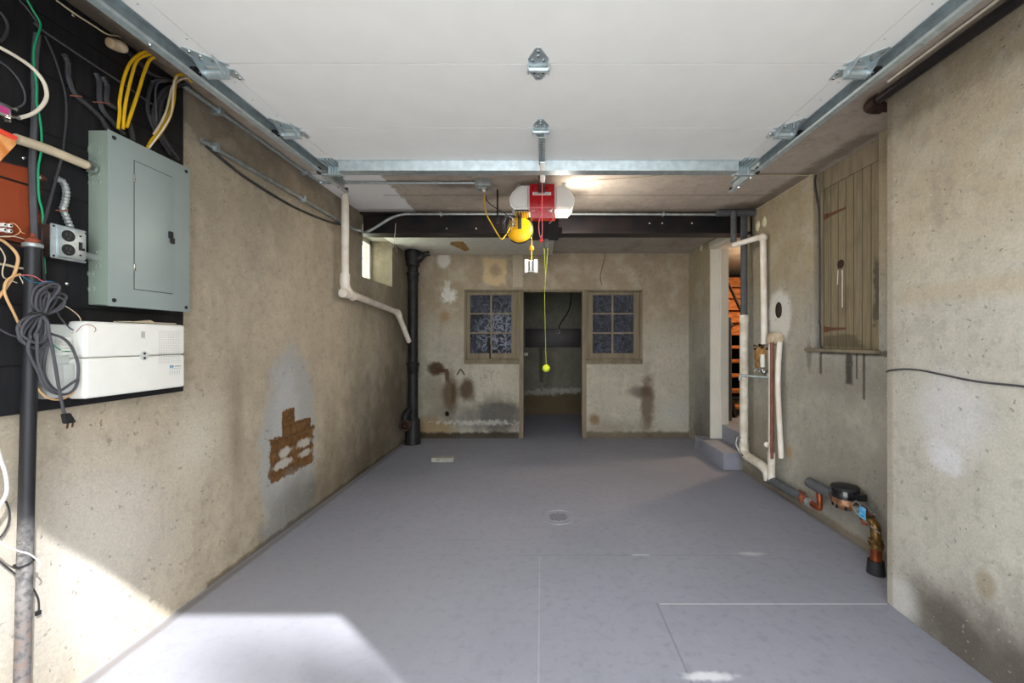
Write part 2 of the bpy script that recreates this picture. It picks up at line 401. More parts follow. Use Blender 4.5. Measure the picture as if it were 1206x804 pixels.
# left wall with the deep window opening high up behind the beam
WY0, WY1, WZ0 = 3.925, 4.705, 1.855
bm = B(); x0, x1 = XL-.3, XL
box(bm, (x0, .05, 0), (x1, WY0, ZC)); box(bm, (x0, WY0, 0), (x1, WY1, WZ0)); box(bm, (x0, WY1, 0), (x1, YB+.13, ZC2)); 
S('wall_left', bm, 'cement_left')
w = E('window_3', None, None, (XL-.2, (WY0+WY1)/2, WZ0), kind='structure')
bm = B()
for a, b in (((WY0, WZ0), (WY0+.05, ZC2)), ((WY1-.05, WZ0), (WY1, ZC2)), ((WY0, WZ0), (WY1, WZ0+.05)), ((WY0, ZC2-.05), (WY1, ZC2))):
    box(bm, (XL-.27, a[0], a[1]), (XL-.235, b[0], b[1]), .003)
part('window_frame', bm, 'trim_white', w)
m = bpy.data.materials.new('clear_glass'); t = NT(m); tr = t.new('ShaderNodeBsdfTransparent'); tr.inputs[0].default_value = (.95, .97, .85, 1)
gl = t.new('ShaderNodeBsdfGlossy'); gl.inputs['Roughness'].default_value = .05; mx = t.new('ShaderNodeMixShader'); mx.inputs[0].default_value = .08
o = t.new('ShaderNodeOutputMaterial'); t.l.new(tr.outputs[0], mx.inputs[1]); t.l.new(gl.outputs[0], mx.inputs[2]); t.l.new(mx.outputs[0], o.inputs[0]); MATS['clear_glass'] = m
part('pane', box(B(), (XL-.256, WY0+.04, WZ0+.04), (XL-.25, WY1-.04, ZC2-.04)), 'clear_glass', w)
# front wall round the garage opening
bm = B(); box(bm, (-2.1, .04, 0), (-1.27, .2, 2.65)); box(bm, (1.2, .04, 0), (2.3, .2, 2.65)); box(bm, (-1.27, .04, 2.307), (1.2, .2, 2.65)); S('wall_front', bm, 'cement_pier')
# right: the thick front pier, the recessed wall with the hatch, the part beyond the doorway
S('wall_right_front', box(B(), (XP, .2, 0), (XR+.35, YP, ZC), .008), 'cement_pier')
HY0, HY1, HZ0 = 2.40, 2.978, 1.195; DY0, DY1 = 4.06, 4.645
bm = B(); x0, x1 = XR, XR+.14
box(bm, (x0, YP-.1, 0), (x1, HY0, ZC)); box(bm, (x0, HY0, 0), (x1, HY1, HZ0)); box(bm, (x0, HY1, 0), (x1, DY0, ZC)); S('wall_right', bm, 'cement_right')
bm = B(); box(bm, (XR2, DY1, 0), (x1, YB+.02, ZC2)); box(bm, (XR2, DY0, 2.30), (x1, DY1, ZC2)); S('wall_right_rear', bm, 'cement_right')
# back wall with the doorway between two windows
ux0, ux1, dz0, dz1, uz, hz = -.995, 1.294, -.288, .571, .985, 1.903
bm = B(); y0, y1 = YB, YB+.13
box(bm, (XL-.1, y0, 0), (ux0, y1, ZC2)); box(bm, (ux1, y0, 0), (XR2+.1, y1, ZC2)); box(bm, (ux0, y0, hz), (ux1, y1, ZC2))
box(bm, (ux0, y0, 0), (dz0, y1, uz)); box(bm, (dz1, y0, 0), (ux1, y1, uz)); S('wall_back', bm, 'cement_back')
S('wall_far', box(B(), (-1.9, YBB, 0), (2.1, YBB+.15, ZC2)), 'cement_far')
S('wall_far_left', box(B(), (-1.9, y1, 0), (-1.75, YBB, ZC2)), 'cement_far'); 
d = E('door_1', None, None, ((dz0+dz1)/2, YB+.05, 0), kind='structure')
part('door_post', box(B(), (dz0-.0, YB-.012, 0), (dz0+.055, y1, hz), .004), 'old_wood', d)
part('door_post', box(B(), (dz1-.055, YB-.012, 0), (dz1, y1, hz), .004), 'old_wood', d)
part('door_head', box(B(), (dz0+.055, YB-.012, hz-.03), (dz1-.055, y1, hz), .004), 'old_wood', d)
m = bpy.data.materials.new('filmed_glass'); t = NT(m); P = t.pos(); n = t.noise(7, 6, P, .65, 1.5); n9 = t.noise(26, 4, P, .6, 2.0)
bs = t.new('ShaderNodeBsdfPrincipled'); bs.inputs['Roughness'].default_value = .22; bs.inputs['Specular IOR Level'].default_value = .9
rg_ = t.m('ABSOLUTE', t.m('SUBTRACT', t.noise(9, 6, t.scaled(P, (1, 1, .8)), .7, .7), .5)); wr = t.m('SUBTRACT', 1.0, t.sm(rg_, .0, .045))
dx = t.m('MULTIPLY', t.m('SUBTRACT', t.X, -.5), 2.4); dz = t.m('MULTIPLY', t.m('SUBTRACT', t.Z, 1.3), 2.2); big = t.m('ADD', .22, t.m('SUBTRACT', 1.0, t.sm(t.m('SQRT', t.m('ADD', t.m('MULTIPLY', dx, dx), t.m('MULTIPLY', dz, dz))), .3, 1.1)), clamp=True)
cc = t.mix(t.m('MULTIPLY', t.m('MULTIPLY', wr, big), .75), lin((38, 44, 62)), lin((176, 186, 206))); t.put(bs.inputs['Base Color'], cc)  # bright glints on the film painted as pale streaks, strongest in left window
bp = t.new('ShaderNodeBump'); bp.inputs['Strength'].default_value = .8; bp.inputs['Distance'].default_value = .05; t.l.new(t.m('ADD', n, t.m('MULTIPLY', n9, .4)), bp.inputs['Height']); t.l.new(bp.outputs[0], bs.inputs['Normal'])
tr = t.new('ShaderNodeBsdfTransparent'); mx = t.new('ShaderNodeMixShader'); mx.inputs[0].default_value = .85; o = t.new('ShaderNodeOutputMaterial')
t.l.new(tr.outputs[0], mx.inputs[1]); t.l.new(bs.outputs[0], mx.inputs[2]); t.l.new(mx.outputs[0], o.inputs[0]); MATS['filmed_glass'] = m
def win(i, xa, xb, gx0, gx1, mx_):
    w = E('window_%d' % i, None, None, ((xa+xb)/2, YB+.04, uz), kind='structure'); zt, z0 = hz, uz; g0, g1 = 1.088, 1.838
    bm = B()
    for a, b in (((xa, z0), (xa+.028, zt)), ((xb-.028, z0), (xb, zt)), ((xa, z0), (xb, z0+.03)), ((xa, zt-.022), (xb, zt))):
        box(bm, (a[0], YB+.012, a[1]), (b[0], YB+.10, b[1]), .003)
    part('window_frame', bm, 'old_wood', w)
    bm = B(); ya, yb = YB+.035, YB+.075
    for a, b in (((xa+.03, z0+.032), (gx0, zt-.024)), ((gx1, z0+.032), (xb-.03, zt-.024)), ((gx0, z0+.032), (gx1, g0)), ((gx0, g1), (gx1, zt-.024))):
        box(bm, (a[0], ya, a[1]), (b[0], yb, b[1]), .002)
    box(bm, (mx_-.011, ya+.008, g0), (mx_+.011, yb-.005, g1))
    for z in (1.348, 1.598): box(bm, (gx0, ya+.009, z-.010), (gx1, yb-.006, z+.010))
    part('sash', bm, 'old_wood', w)
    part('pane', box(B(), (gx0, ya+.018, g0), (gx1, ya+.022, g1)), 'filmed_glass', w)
    part('window_sill', box(B(), (xa, YB-.008, uz-.035), (xb, YB+.03, uz+.012), .006), 'cement_sill', w)
    return w
simple('cement_sill', (122, 112, 94), .9, var=.15)
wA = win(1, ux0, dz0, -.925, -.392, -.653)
bm = B(); tube(bm, [(-.665, YB+.03, 1.02), (-.665, YB+.022, 1.08), (-.665, YB+.018, 1.2)], .010, 8); simple('black_iron', (34, 33, 33), .5, .3); part('latch', bm, 'black_iron', wA)
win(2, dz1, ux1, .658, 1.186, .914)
# stair room beyond the doorway in the right wall
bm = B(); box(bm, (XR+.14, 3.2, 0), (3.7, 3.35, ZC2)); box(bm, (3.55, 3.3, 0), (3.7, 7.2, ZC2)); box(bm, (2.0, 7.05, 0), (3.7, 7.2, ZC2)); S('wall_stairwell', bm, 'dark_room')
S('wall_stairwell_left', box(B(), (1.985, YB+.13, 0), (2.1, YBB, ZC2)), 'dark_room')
S('floor_step', box(B(), (1.755, 4.02, 0), (2.0, 4.785 if False else DY1-.002, .163), .006), 'floor_paint')
S('floor_step_upper', box(B(), (2.0, 3.36, 0), (3.54, 6.9, .32), .004), 'floor_paint')
S('trim_6', box(B(), (1.755, DY1+.0, 0), (1.884, 4.785, .163), .006), 'floor_paint')
d = E('door_2', None, None, (1.96, DY1, .163), kind='structure')
part('door_jamb', box(B(), (1.874, DY1-.03, .163), (2.075, DY1-.001, 2.27), .004), 'trim_white', d)
part('door_stop', box(B(), (1.97, DY1-.045, .321), (2.0, DY1-.03, 2.25), .003), 'trim_white', d)
part('door_casing', box(B(), (XR2-.018, DY0-.04, 2.265), (XR2+.0, DY1, 2.345), .004), 'trim_white', d)
part('door_head', box(B(), (XR2, DY0, 2.265), (2.075, DY1-.03, 2.30), .003), 'trim_white', d)
# camera
cam = bpy.data.cameras.new('camera'); co = bpy.data.objects.new('camera', cam); C.objects.link(co)
co.location = (0, 0, EY); co.rotation_euler = (math.radians(90), 0, 0); cam.sensor_fit = 'HORIZONTAL'; cam.sensor_width = 36; cam.lens = 36*F/1206
cam.shift_x = -(CX-603)/1206; cam.shift_y = (CY-402)/1206; cam.clip_start = .02; bpy.context.scene.camera = co
# daylight
w = bpy.data.worlds.new('sky'); bpy.context.scene.world = w; w.use_nodes = True; bg = w.node_tree.nodes['Background']
bg.inputs[0].default_value = (.92, .96, 1.0, 1); bg.inputs[1].default_value = SKY
su = bpy.data.lights.new('sun', 'SUN'); su.energy = SUN; su.angle = math.radians(.8); su.color = (.98, .985, 1); so = bpy.data.objects.new('sun', su); C.objects.link(so)
so.rotation_euler = Vector((-.753, .658, -.819)).to_track_quat('-Z', 'Y').to_euler()
sc = bpy.context.scene; sc.view_settings.view_transform = 'Standard'; sc.view_settings.look = 'None'; sc.view_settings.gamma = 1; sc.view_settings.exposure = EXPO; sc.view_settings.use_curve_mapping = False
sc.cycles.max_bounces = 12; sc.cycles.diffuse_bounces = 8
# ---------- materials of the things ----------
simple('galvanized', (186, 198, 203), .40, .75, var=.10, nscale=30, bump=.05, spec=.5)
simple('galvanized_dull', (172, 178, 178), .5, .7, var=.15, nscale=20, bump=.1)
simple('door_white', (226, 226, 224), .42, var=.015, nscale=6, bump=.02)
simple('black_rubber', (32, 32, 34), .6, var=.2); simple('flat_black', (20, 20, 21), .9, spec=.1); simple('black_gloss', (22, 23, 27), .2, var=.1, spec=.6)
simple('cord_black', (52, 52, 56), .45, var=.15); simple('cord_grey', (74, 74, 79), .5); simple('cord_white', (222, 214, 196), .5, var=.04)
simple('cord_yellow', (222, 176, 26), .45, var=.08); simple('cord_green', (22, 150, 100), .4, var=.06); simple('cord_tan', (206, 164, 116), .5, var=.08)
simple('cord_cream', (196, 182, 156), .6, var=.08); simple('cord_pink', (236, 120, 124), .5, var=.04); simple('cord_lime', (188, 204, 62), .5, var=.06)
simple('pvc_white', (232, 226, 216), .42, var=.05, nscale=9, col2=(218, 208, 194)); simple('pvc_dirty', (226, 221, 209), .55, nscale=8, col2=(198, 188, 170), bump=.1)
simple('foam_grey', (84, 86, 90), .85, var=.12, bump=.1); simple('copper', (176, 92, 56), .38, .8, nscale=18, col2=(120, 66, 44)); simple('copper_dull', (128, 80, 66), .6, .3, var=.15)
simple('brass', (150, 118, 70), .38, .8, nscale=20, col2=(104, 80, 48)); simple('bronze', (166, 124, 92), .5, .6, nscale=20, col2=(110, 80, 60)); simple('rust', (140, 74, 50), .8, .2, col2=(92, 52, 38), bump=.3); simple('old_rust', (112, 68, 48), .9, 0, nscale=60, col2=(88, 66, 50), bump=.3)
simple('chrome', (196, 196, 196), .22, 1.0, var=.1, nscale=30); simple('cast_iron', (34, 33, 35), .55, .3, var=.3, nscale=14, bump=.5, bdist=.008)
simple('steel_black', (30, 30, 34), .45, .3, nscale=5, col2=(48, 40, 40), bump=.1); simple('rust_brown_pipe', (58, 42, 36), .6, .4, var=.3, bump=.3)
simple('panel_grey', (142, 154, 152), .42, .1, var=.03, nscale=5, bump=.02); simple('panel_side', (138, 152, 140), .5, .1, var=.05, nscale=6); simple('dark_line', (30, 32, 32), .7)
simple('box_white', (226, 226, 220), .38, var=.02); simple('box_grey', (190, 194, 190), .5, var=.04); simple('red_plastic', (176, 12, 28), .28, var=.04, spec=.6)
simple('red_bright', (226, 70, 50), .5); simple('orange_tag', (232, 170, 110), .6, nscale=20, col2=(206, 120, 50)); simple('yellow_plastic', (244, 182, 12), .35, var=.03, spec=.5)
simple('orange_plastic', (240, 150, 20), .4); simple('tennis_felt', (214, 226, 56), .9, var=.06, nscale=60, bump=.4); simple('blue_tag', (60, 150, 206), .4, nscale=40, col2=(120, 190, 226))
simple('porcelain', (206, 192, 168), .35, nscale=12, col2=(170, 146, 116)); simple('foam_tan', (196, 152, 92), .8, nscale=20, col2=(140, 104, 60), bump=.6); simple('plaster_dab', (206, 198, 170), .85, bump=.4)
simple('concrete_block', (166, 164, 154), .9, nscale=30, col2=(140, 138, 130), bump=.5); simple('bare_wood', (196, 122, 66), .65, nscale=8, col2=(150, 88, 46), stretch=(1, 8, 4), spec=.2)
simple('ink', (40, 42, 44), .5); simple('ink_blue', (40, 130, 170), .5); simple('ink_white', (232, 228, 226), .5); simple('pink_label', (190, 70, 130), .5); simple('wire_tie', (150, 88, 70), .6)
wood_boards('black_boards', (30, 30, 33), (22, 22, 25), 'Z', .195, (10, 10, 11), spots=[(1.26, 1.70, .115, .115, (142, 62, 30), .92)])
wood_boards('grey_boards', (138, 127, 102), (122, 111, 88), 'Y', .07, (86, 77, 63), streak_scale=(1, 14, 1.0), spots=[(2.45, 1.55, .05, .2, (62, 58, 54), .7), (2.8, 1.25, .2, .04, (60, 52, 44), .5)])
m = bpy.data.materials.new('lens'); t = NT(m); b = t.out(lin((228, 226, 222)), .3, 0); b.inputs['Transmission Weight'].default_value = .0; MATS['lens'] = m
m = bpy.data.materials.new('lamp_glow'); t = NT(m); e = t.new('ShaderNodeEmission'); e.inputs[0].default_value = (1, .86, .62, 1); e.inputs[1].default_value = 3.0; o = t.new('ShaderNodeOutputMaterial'); t.l.new(e.outputs[0], o.inputs[0]); MATS['lamp_glow'] = m

# ---------- garage door, open overhead ----------
ZD = 2.255; DX0, DX1 = -1.243, 1.203; XC = -.02
door = E('garage_door', 'white sectional garage door open flat overhead above the grey floor', 'garage door', (XC, 1.6, ZD))
secs = [(.45, .974), (.978, 1.508), (1.512, 1.965), (1.969, 2.405)]
for (a, b) in secs:
    bm = B(); box(bm, (DX0, a, ZD+.004), (DX1, b, ZD+.045), .003)
    box(bm, (DX0+.078, a+.001, ZD), (DX1-.081, b-.001, ZD+.006))
    s = part('door_section', bm, 'door_white', door)
    for x0, x1 in ((DX0+.001, DX0+.0755), (DX1-.0785, DX1-.001)):
        bm = B(); box(bm, (x0, a+.001, ZD), (x1, b-.001, ZD+.006)); part('end_stile', bm, 'door_white', s)
    bm = B()
    for x0, sg in ((DX0+.036, 1), (DX1-.036, -1)):
        for k in range(7):
            yy = a+.05+k*(b-a-.1)/6; 
            if k % 2: lathe(bm, (x0+.012*sg*(k % 3), yy, ZD+.001), (0, 0, -1), [(0, .004), (.0015, .0035)], 6)
    part('screw_heads', bm, 'galvanized_dull', s)
def leaf(bm, pts, z=ZD, th=.003): prism(bm, [(x, y, z) for x, y in pts], (0, 0, -th))
def centre_hinge(ys, x, w=.037, up=.085, dn=.09):
    bm = B(); yb = ys+.018
    leaf(bm, [(x-w, yb-.012), (x-w, ys-.028), (x-.008, ys-up), (x+.008, ys-up), (x+w, ys-.028), (x+w, yb-.012)])
    leaf(bm, [(x-w, yb+.012), (x+w, yb+.012), (x+w, yb+.02), (x+.010, ys+dn), (x-.010, ys+dn), (x-w, yb+.02)])
    tube(bm, [(x-w-.004, yb, ZD-.010), (x+w+.004, yb, ZD-.010)], .0095, 12)
    for sx in (-1, 1): box(bm, (x+sx*(w-.002), yb-.014, ZD-.018), (x+sx*(w+.003), yb+.016, ZD))
    h = part('hinge', bm, 'galvanized', door)
    bm = B()
    for (dx, dy) in ((0, -up+.016), (0, -.045), (-.02, -.022), (.02, -.022), (0, dn-.018), (-.016, .045), (.016, .045)):
        lathe(bm, (x+dx, ys+dy, ZD-.003), (0, 0, -1), [(0, .0052), (.004, .0046)], 6)
    parts('bolt', bm, 'chrome', h); return h
centre_hinge(1.51, -.012); centre_hinge(1.967, -.004)
def roller(h, sx, x, y, z):
    bm = B(); tube(bm, [(x, y, z), (sx*(abs(XTR(sx))-.008), y, z)], .0052, 10); part('roller_stem', bm, 'chrome', h)
    bm = B(); lathe(bm, (XTR(sx)-sx*.022, y, z), (sx, 0, 0), [(0, .008), (0, .019), (.004, .0215), (.010, .0215), (.014, .019), (.014, .008)], 20); part('roller_wheel', bm, 'black_rubber', h)
def XTR(sx): return -1.287 if sx < 0 else 1.247
def end_hinge(ys, sx):
    e = DX0 if sx < 0 else DX1; X = lambda d: e-sx*d      # d = distance in from the door's edge
    yb = ys+.018; zr = ZD-.022; bm = B()
    leaf(bm, [(X(.006), ys-.085), (X(.018), ys-.09), (X(.105), yb-.016), (X(.105), yb-.010), (X(.012), yb-.010)])
    leaf(bm, [(X(.03), yb+.012), (X(.104), yb+.012), (X(.104), yb+.03), (X(.098), ys+.092), (X(.084), ys+.092)])
    for d in (.008, .082):
        a = [(X(d), ys-.05, ZD), (X(d), yb+.018, ZD), (X(d), yb+.016, zr-.014), (X(d), yb-.018, zr-.014)]
        prism(bm, a, (-sx*.003, 0, 0))
    tube(bm, [(X(.006), yb, zr), (X(.087), yb, zr)], .0115, 12)
    box(bm, (X(.004), yb+.006, zr-.014), (X(.088), yb+.018, zr-.010))
    h = part('end_hinge', bm, 'galvanized', door); bm = B()
    for (d, dy) in ((.022, -.07), (.04, -.045), (.065, -.022), (.03, -.03), (.09, .078), (.098, .048), (.075, .036)):
        lathe(bm, (X(d), ys+dy, ZD-.003), (0, 0, -1), [(0, .006), (.005, .005)], 6)
    parts('bolt', bm, 'chrome', h); roller(h, sx, X(.0), yb, zr)
for ys in (1.51, 1.967):
    for sx in (-1, 1): end_hinge(ys, sx)
for ys in (.976,):
    for sx in (-1, 1): end_hinge(ys, sx)
# strut across the top edge of the door
bm = B(); y0 = 2.322; pr = [(y0-.012, 0), (y0, 0), (y0+.006, -.052), (y0+.066, -.052), (y0+.072, 0), (y0+.084, 0), (y0+.084, -.002), (y0+.074, -.002), (y0+.068, -.0545), (y0+.004, -.0545), (y0-.002, -.002), (y0-.012, -.002)]
prism(bm, [(-1.135, y, ZD+z) for y, z in pr], (2.235, 0, 0)); part('strut', bm, 'galvanized', door)
for sx in (-1, 1):      # top roller brackets with pressed ribs
    e = DX0 if sx < 0 else DX1; X = lambda d: e-sx*d; bm = B()
    box(bm, (X(.012), 2.285, ZD-.004), (X(.088), 2.40, ZD)); box(bm, (X(.012), 2.392, ZD-.056), (X(.088), 2.40, ZD))
    for k in range(4): box(bm, (X(.018+k*.019), 2.288, ZD-.012), (X(.027+k*.019), 2.396, ZD-.002), .004)
    for k in range(4): box(bm, (X(.018+k*.019), 2.384, ZD-.056), (X(.027+k*.019), 2.393, ZD-.004), .003)
    box(bm, (X(-.004), 2.372, ZD-.060), (X(.108), 2.398, ZD-.054))
    h = part('top_bracket', bm, 'galvanized', door); roller(h, sx, X(.01), 2.375, ZD-.035)
    bm = B(); [lathe(bm, (X(.10), 2.31+k*.03, ZD-.003), (0, 0, -1), [(0, .006), (.006, .005)], 6) for k in range(3)]; parts('bolt', bm, 'chrome', h)
# tracks
for sx, lab in ((-1, 'left galvanized door track running above the electric panel wall'), (1, 'right galvanized door track running beside the black ceiling pipe')):
    xo = XTR(sx)-sx*.003; t0 = E('door_track', lab, 'track', (xo, 1.55, ZD-.04), 'garage door tracks'); bm = B()
    X = lambda d: xo-sx*d
    # C profile: open towards the door
    pr = [(0, -.045), (0, .022), (.022, .022), (.022, .017), (.005, .015), (.003, .013), (.003, -.036), (.006, -.040), (.026, -.040), (.030, -.036), (.032, -.037), (.027, -.045)]
    prism(bm, [(X(d), .5, ZD+z) for d, z in pr], (0, 2.205, .0)); part('track_rail', bm, 'galvanized', t0)
    bm = B(); box(bm, (X(-.030), .5, ZD+.018), (X(0), 2.6, ZD+.021)); box(bm, (X(-.003), .5, ZD+.0), (X(0), 2.6, ZD+.021)); part('track_angle', bm, 'galvanized_dull', t0)
    bm = B(); box(bm, (X(-.004), 2.66, ZD-.02), (X(0), 2.69, ZC-.0005)); box(bm, (X(-.004), 2.66, ZC-.004), (X(.04), 2.69, ZC)); part('hanger_strap', bm, 'galvanized_dull', t0)
    bm = B(); box(bm, (X(.004), 2.696, ZD-.040), (X(.024), 2.712, ZD-.012), .003); part('end_stop', bm, 'steel_black', t0)
    bm = B()
    for yy in (1.35, 2.45, 2.60): lathe(bm, (X(.012), yy, ZD-.045), (0, 0, -1), [(0, .006), (.005, .005)], 6)
    parts('track_bolt', bm, 'chrome', t0)
# ---------- opener ----------
YO = 3.05; op = E('garage_door_opener', 'white ceiling garage door opener with a red centre panel', 'door opener', (0, YO+.1, 2.16))
xa, xb, z0, z1 = -.242, .248, 2.158, 2.392; ym = YO
bm = B(); box(bm, (-.09, YO+.02, 2.225), (.09, YO+.22, 2.395), .01); part('motor_housing', bm, 'black_rubber', op)
def wing(sx):
    # curved white side cover, its outline rounded on the outside
    bm = B(); e = .24; pts = [(.09, z1), (.155, z1), (.185, z1-.012), (.222, z1-.052), (.240, z1-.09), (.240, z0+.115), (.232, z0+.085), (.208, z0+.06), (.19, z0+.055), (.09, z0+.055)]
    prism(bm, [(sx*x+.003, YO, z) for x, z in pts], (0, .20, 0)); es = [e_ for e_ in bm.edges if abs(e_.verts[0].co.y-e_.verts[1].co.y) < 1e-4 and e_.verts[0].co.y < YO+.01]
    bmesh.ops.bevel(bm, geom=es, offset=.018, segments=3, affect='EDGES'); return bm
for sx in (-1, 1):
    h = part('lamp_cover', wing(sx), 'lens', op)
    bm = B(); box(bm, (sx*.100+.003, YO+.012, z0+.044), (sx*.200+.003, YO+.185, z0+.0565), .004); part('lens_slot', bm, 'black_gloss' if sx < 0 else 'lamp_glow', h)
    bm = B(); [box(bm, (sx*(.108+.020*k)+.003, YO+.014, z0+.040), (sx*(.112+.020*k)+.003, YO+.183, z0+.045), .001) for k in range(5)]; part('lens_ribs', bm, 'chrome', h)
bm = B(); box(bm, (-.089, YO-.012, z0+.062), (.094, YO+.06, z1+.004), .006); part('front_panel', bm, 'red_plastic', op, 'red upper front panel')
bm = B(); prism(bm, [(-.089, YO-.012, z0+.058), (-.089, YO+.07, z0+.058), (-.082, YO+.07, z0-.012), (-.082, YO-.004, z0-.012)], (.183, 0, 0)); fp = part('lower_panel', bm, 'red_plastic', op, 'glossy red lower cover')
def Mxz(x, y, z): return Matrix.Translation((x, y, z)) @ Matrix.Rotation(math.radians(90), 4, 'X')
bm = B(); box(bm, (-.066, YO-.016, 2.311), (.068, YO-.011, 2.334), .003); bd = part('badge', bm, 'ink_white', op, 'white name badge')
part('badge_letters', text_bm('CHAMBERLAIN', .0175, Mxz(.001, YO-.0165, 2.3225)), 'ink', bd)
bm = B(); box(bm, (-.088, YO-.0145, z0+.0585), (.093, YO-.011, z0+.0625)); part('trim_strip', bm, 'cord_pink', op)
bm = text_bm('1/2', .020, Mxz(-.064, YO-.0125, z0+.038)); part('power_mark', bm, 'ink_white', fp)
bm = B(); prism(bm, [(.045, YO-.013, z0+.042), (.066, YO-.013, z0+.045), (.078, YO-.013, z0+.056), (.084, YO-.013, z0+.054), (.076, YO-.013, z0+.040), (.080, YO-.013, z0+.030), (.066, YO-.013, z0+.028), (.062, YO-.013, z0+.036)], (0, .002, 0)); part('logo_mark', bm, 'ink_white', fp)
bm = B()
for x in (-.175, .17): box(bm, (x-.014, YO+.10, z1-.01), (x+.014, YO+.104, ZC), .001); box(bm, (x-.014, YO+.10, ZC-.004), (x+.014, YO+.16, ZC))
parts('ceiling_bracket', bm, 'galvanized_dull', op)
bm = B(); box(bm, (-.016, .3, 2.330), (.016, YO+.2, 2.372), .002); box(bm, (-.024, 2.5, 2.326), (-.016, 3.03, 2.376)); box(bm, (.016, 2.5, 2.326), (.024, 3.03, 2.376)); part('rail', bm, 'steel_black', op)
bm = B(); box(bm, (-.022, 2.60, 2.285), (.022, 2.72, 2.335), .005); part('trolley', bm, 'steel_black', op)
bm = B(); obox(bm, (.000, 2.085, 2.196), (1, 0, 0), (0, .27, -.004), (0, .004, .27), (.030, .29, .004)); obox(bm, (.016, 2.085, 2.205), (1, 0, 0), (0, .27, -.004), (0, .004, .27), (.003, .29, .022))
obox(bm, (.004, 2.40, 2.215), (1, 0, 0), (0, .44, .075), (0, -.075, .44), (.026, .50, .004), .0); ar = part('door_arm', bm, 'galvanized', op)
bm = B()
for k in range(9): lathe(bm, (.000, 1.98+k*.028, 2.194), (0, 0, -1), [(0, .0042), (.0006, .0042)], 8)
part('arm_holes', bm, 'ink', ar)
bm = B(); tube(bm, [(.003, 2.66, 2.29), (.003, 2.66, 2.20), (.002, 2.665, 2.10), (.003, 2.67, 2.03)], .0028, 6)
tube(bm, [(.003, 2.67, 2.06), (-.016, 2.67, 2.02), (-.018, 2.67, 1.96), (-.008, 2.67, 1.912), (.001, 2.67, 1.93)], .0026, 6); tube(bm, [(.003, 2.67, 2.06), (.004, 2.67, 1.98), (.002, 2.67, 1.905)], .0026, 6)
rc = part('release_cord', bm, 'cord_pink', op, 'pink emergency release cord')
bm = B(); tube(bm, [(-.012, 2.67, 1.893), (.010, 2.67, 1.893)], [.012, .012], 12); tube(bm, [(-.001, 2.67, 1.905), (-.001, 2.67, 1.893)], .008, 8); part('pull_handle', bm, 'red_bright', rc)
bm = B(); tube(bm, [(.065, YO, 2.20), (.085, YO-.01, 2.16), (.078, YO-.01, 2.13), (.055, YO-.005, 2.105)], .0018, 6); part('antenna_wire', bm, 'cord_cream', op)
for x, y, z, e in ((.29, YO+.10, 2.36, .09), (.15, YO+.11, z0+.02, 1.0)):
    l = bpy.data.lights.new('opener_bulb', 'POINT'); l.energy = OPL*e; l.color = (1, .93, .82); l.shadow_soft_size = .06
    lo = bpy.data.objects.new('opener_bulb', l); C.objects.link(lo); lo.location = (x, y, z)
# ---------- steel beam, its plate, the wiring along it ----------
bm = B(); yb = YBEAM; pr = [(-.02, ZC), (-.02, ZC-.012), (.055, ZC-.018), (.055, 2.272), (-.025, 2.262), (-.025, 2.245), (.14, 2.245), (.14, 2.262), (.07, 2.272), (.07, ZC)]
prism(bm, [(XL, yb+y, z) for y, z in pr], (XR-XL, 0, 0)); beam = T('steel_beam', 'black painted steel beam spanning the garage below the ceiling', 'beam', bm, 'steel_black')
bm = B()
for x in (-.62, 1.02, 1.14, -.9, 1.42): lathe(bm, (x, yb+.055, 2.31 if x < 0 else 2.36), (0, -1, 0), [(0, .008), (.006, .006)], 6)
parts('rivet', bm, 'ink_white', beam)
bm = B(); box(bm, (-.17, yb-.035, 2.178), (.155, yb-.027, 2.42), .003); box(bm, (.155, yb-.03, 2.20), (.19, yb-.027, 2.3), .001); T('steel_plate', 'black steel plate hung on the beam behind the door opener', 'plate', bm, 'flat_black')
bm = B(); box(bm, (XL+.002, yb+.15, ZC2-.022), (.135, YB-.004, ZC2-.002), .002); cbd = T('ceiling_board', 'off-white plasterboard sheet on the ceiling behind the beam', 'board', bm, 'beige_board')
bm = B(); zb = ZC2-.0225; prism(bm, [PZ(x, y, zb) for x, y in ((531, 284.6), (545, 284.2), (549, 288), (553, 294), (548, 296), (542, 293), (536, 290), (530, 288))], (0, 0, -.0006)); part('bare_patch', bm, 'foam_tan', cbd, 'torn tan patch on the board')
bm = B(); pts = [PY(425, 272, 3.72), PY(432, 273, 3.8), PY(447, 265, 3.83), PY(460, 257, 3.83), PY(475, 252.5, 3.83), PY(500, 252, 3.83)]
tube(bm, [(XL+.02, 2.04, 2.235), (XL+.02, 3.0, 2.237), (XL+.02, 3.62, 2.238)]+pts+[PY(650, 252, 3.83), PY(846, 252.5, 3.83)], .0125, 10)
cd = T('electrical_conduit', 'grey metal conduit along the upper left wall and across the beam', 'conduit', bm, 'galvanized_dull')
bm = B()
for px in (519, 781): 
    p = PY(px, 252, 3.83); box(bm, (p.x-.008, 3.81, p.z-.018), (p.x+.008, 3.855, p.z+.015), .002)
for yy in (2.12, 2.9): box(bm, (XL, yy-.01, 2.215), (XL+.045, yy+.01, 2.258), .003)
parts('conduit_strap', bm, 'galvanized', cd)
bm = B(); tube(bm, [(XL+.02, 2.06, 2.24), (XL+.012, 2.12, 2.215), (XL+.012, 2.4, 2.17), (XL+.012, 2.8, 2.155), (XL+.012, 3.2, 2.18), (XL+.02, 3.5, 2.222)], .008, 8); T('sagging_cable', 'black cable sagging under the conduit on the left wall', 'cable', bm, 'cord_black')
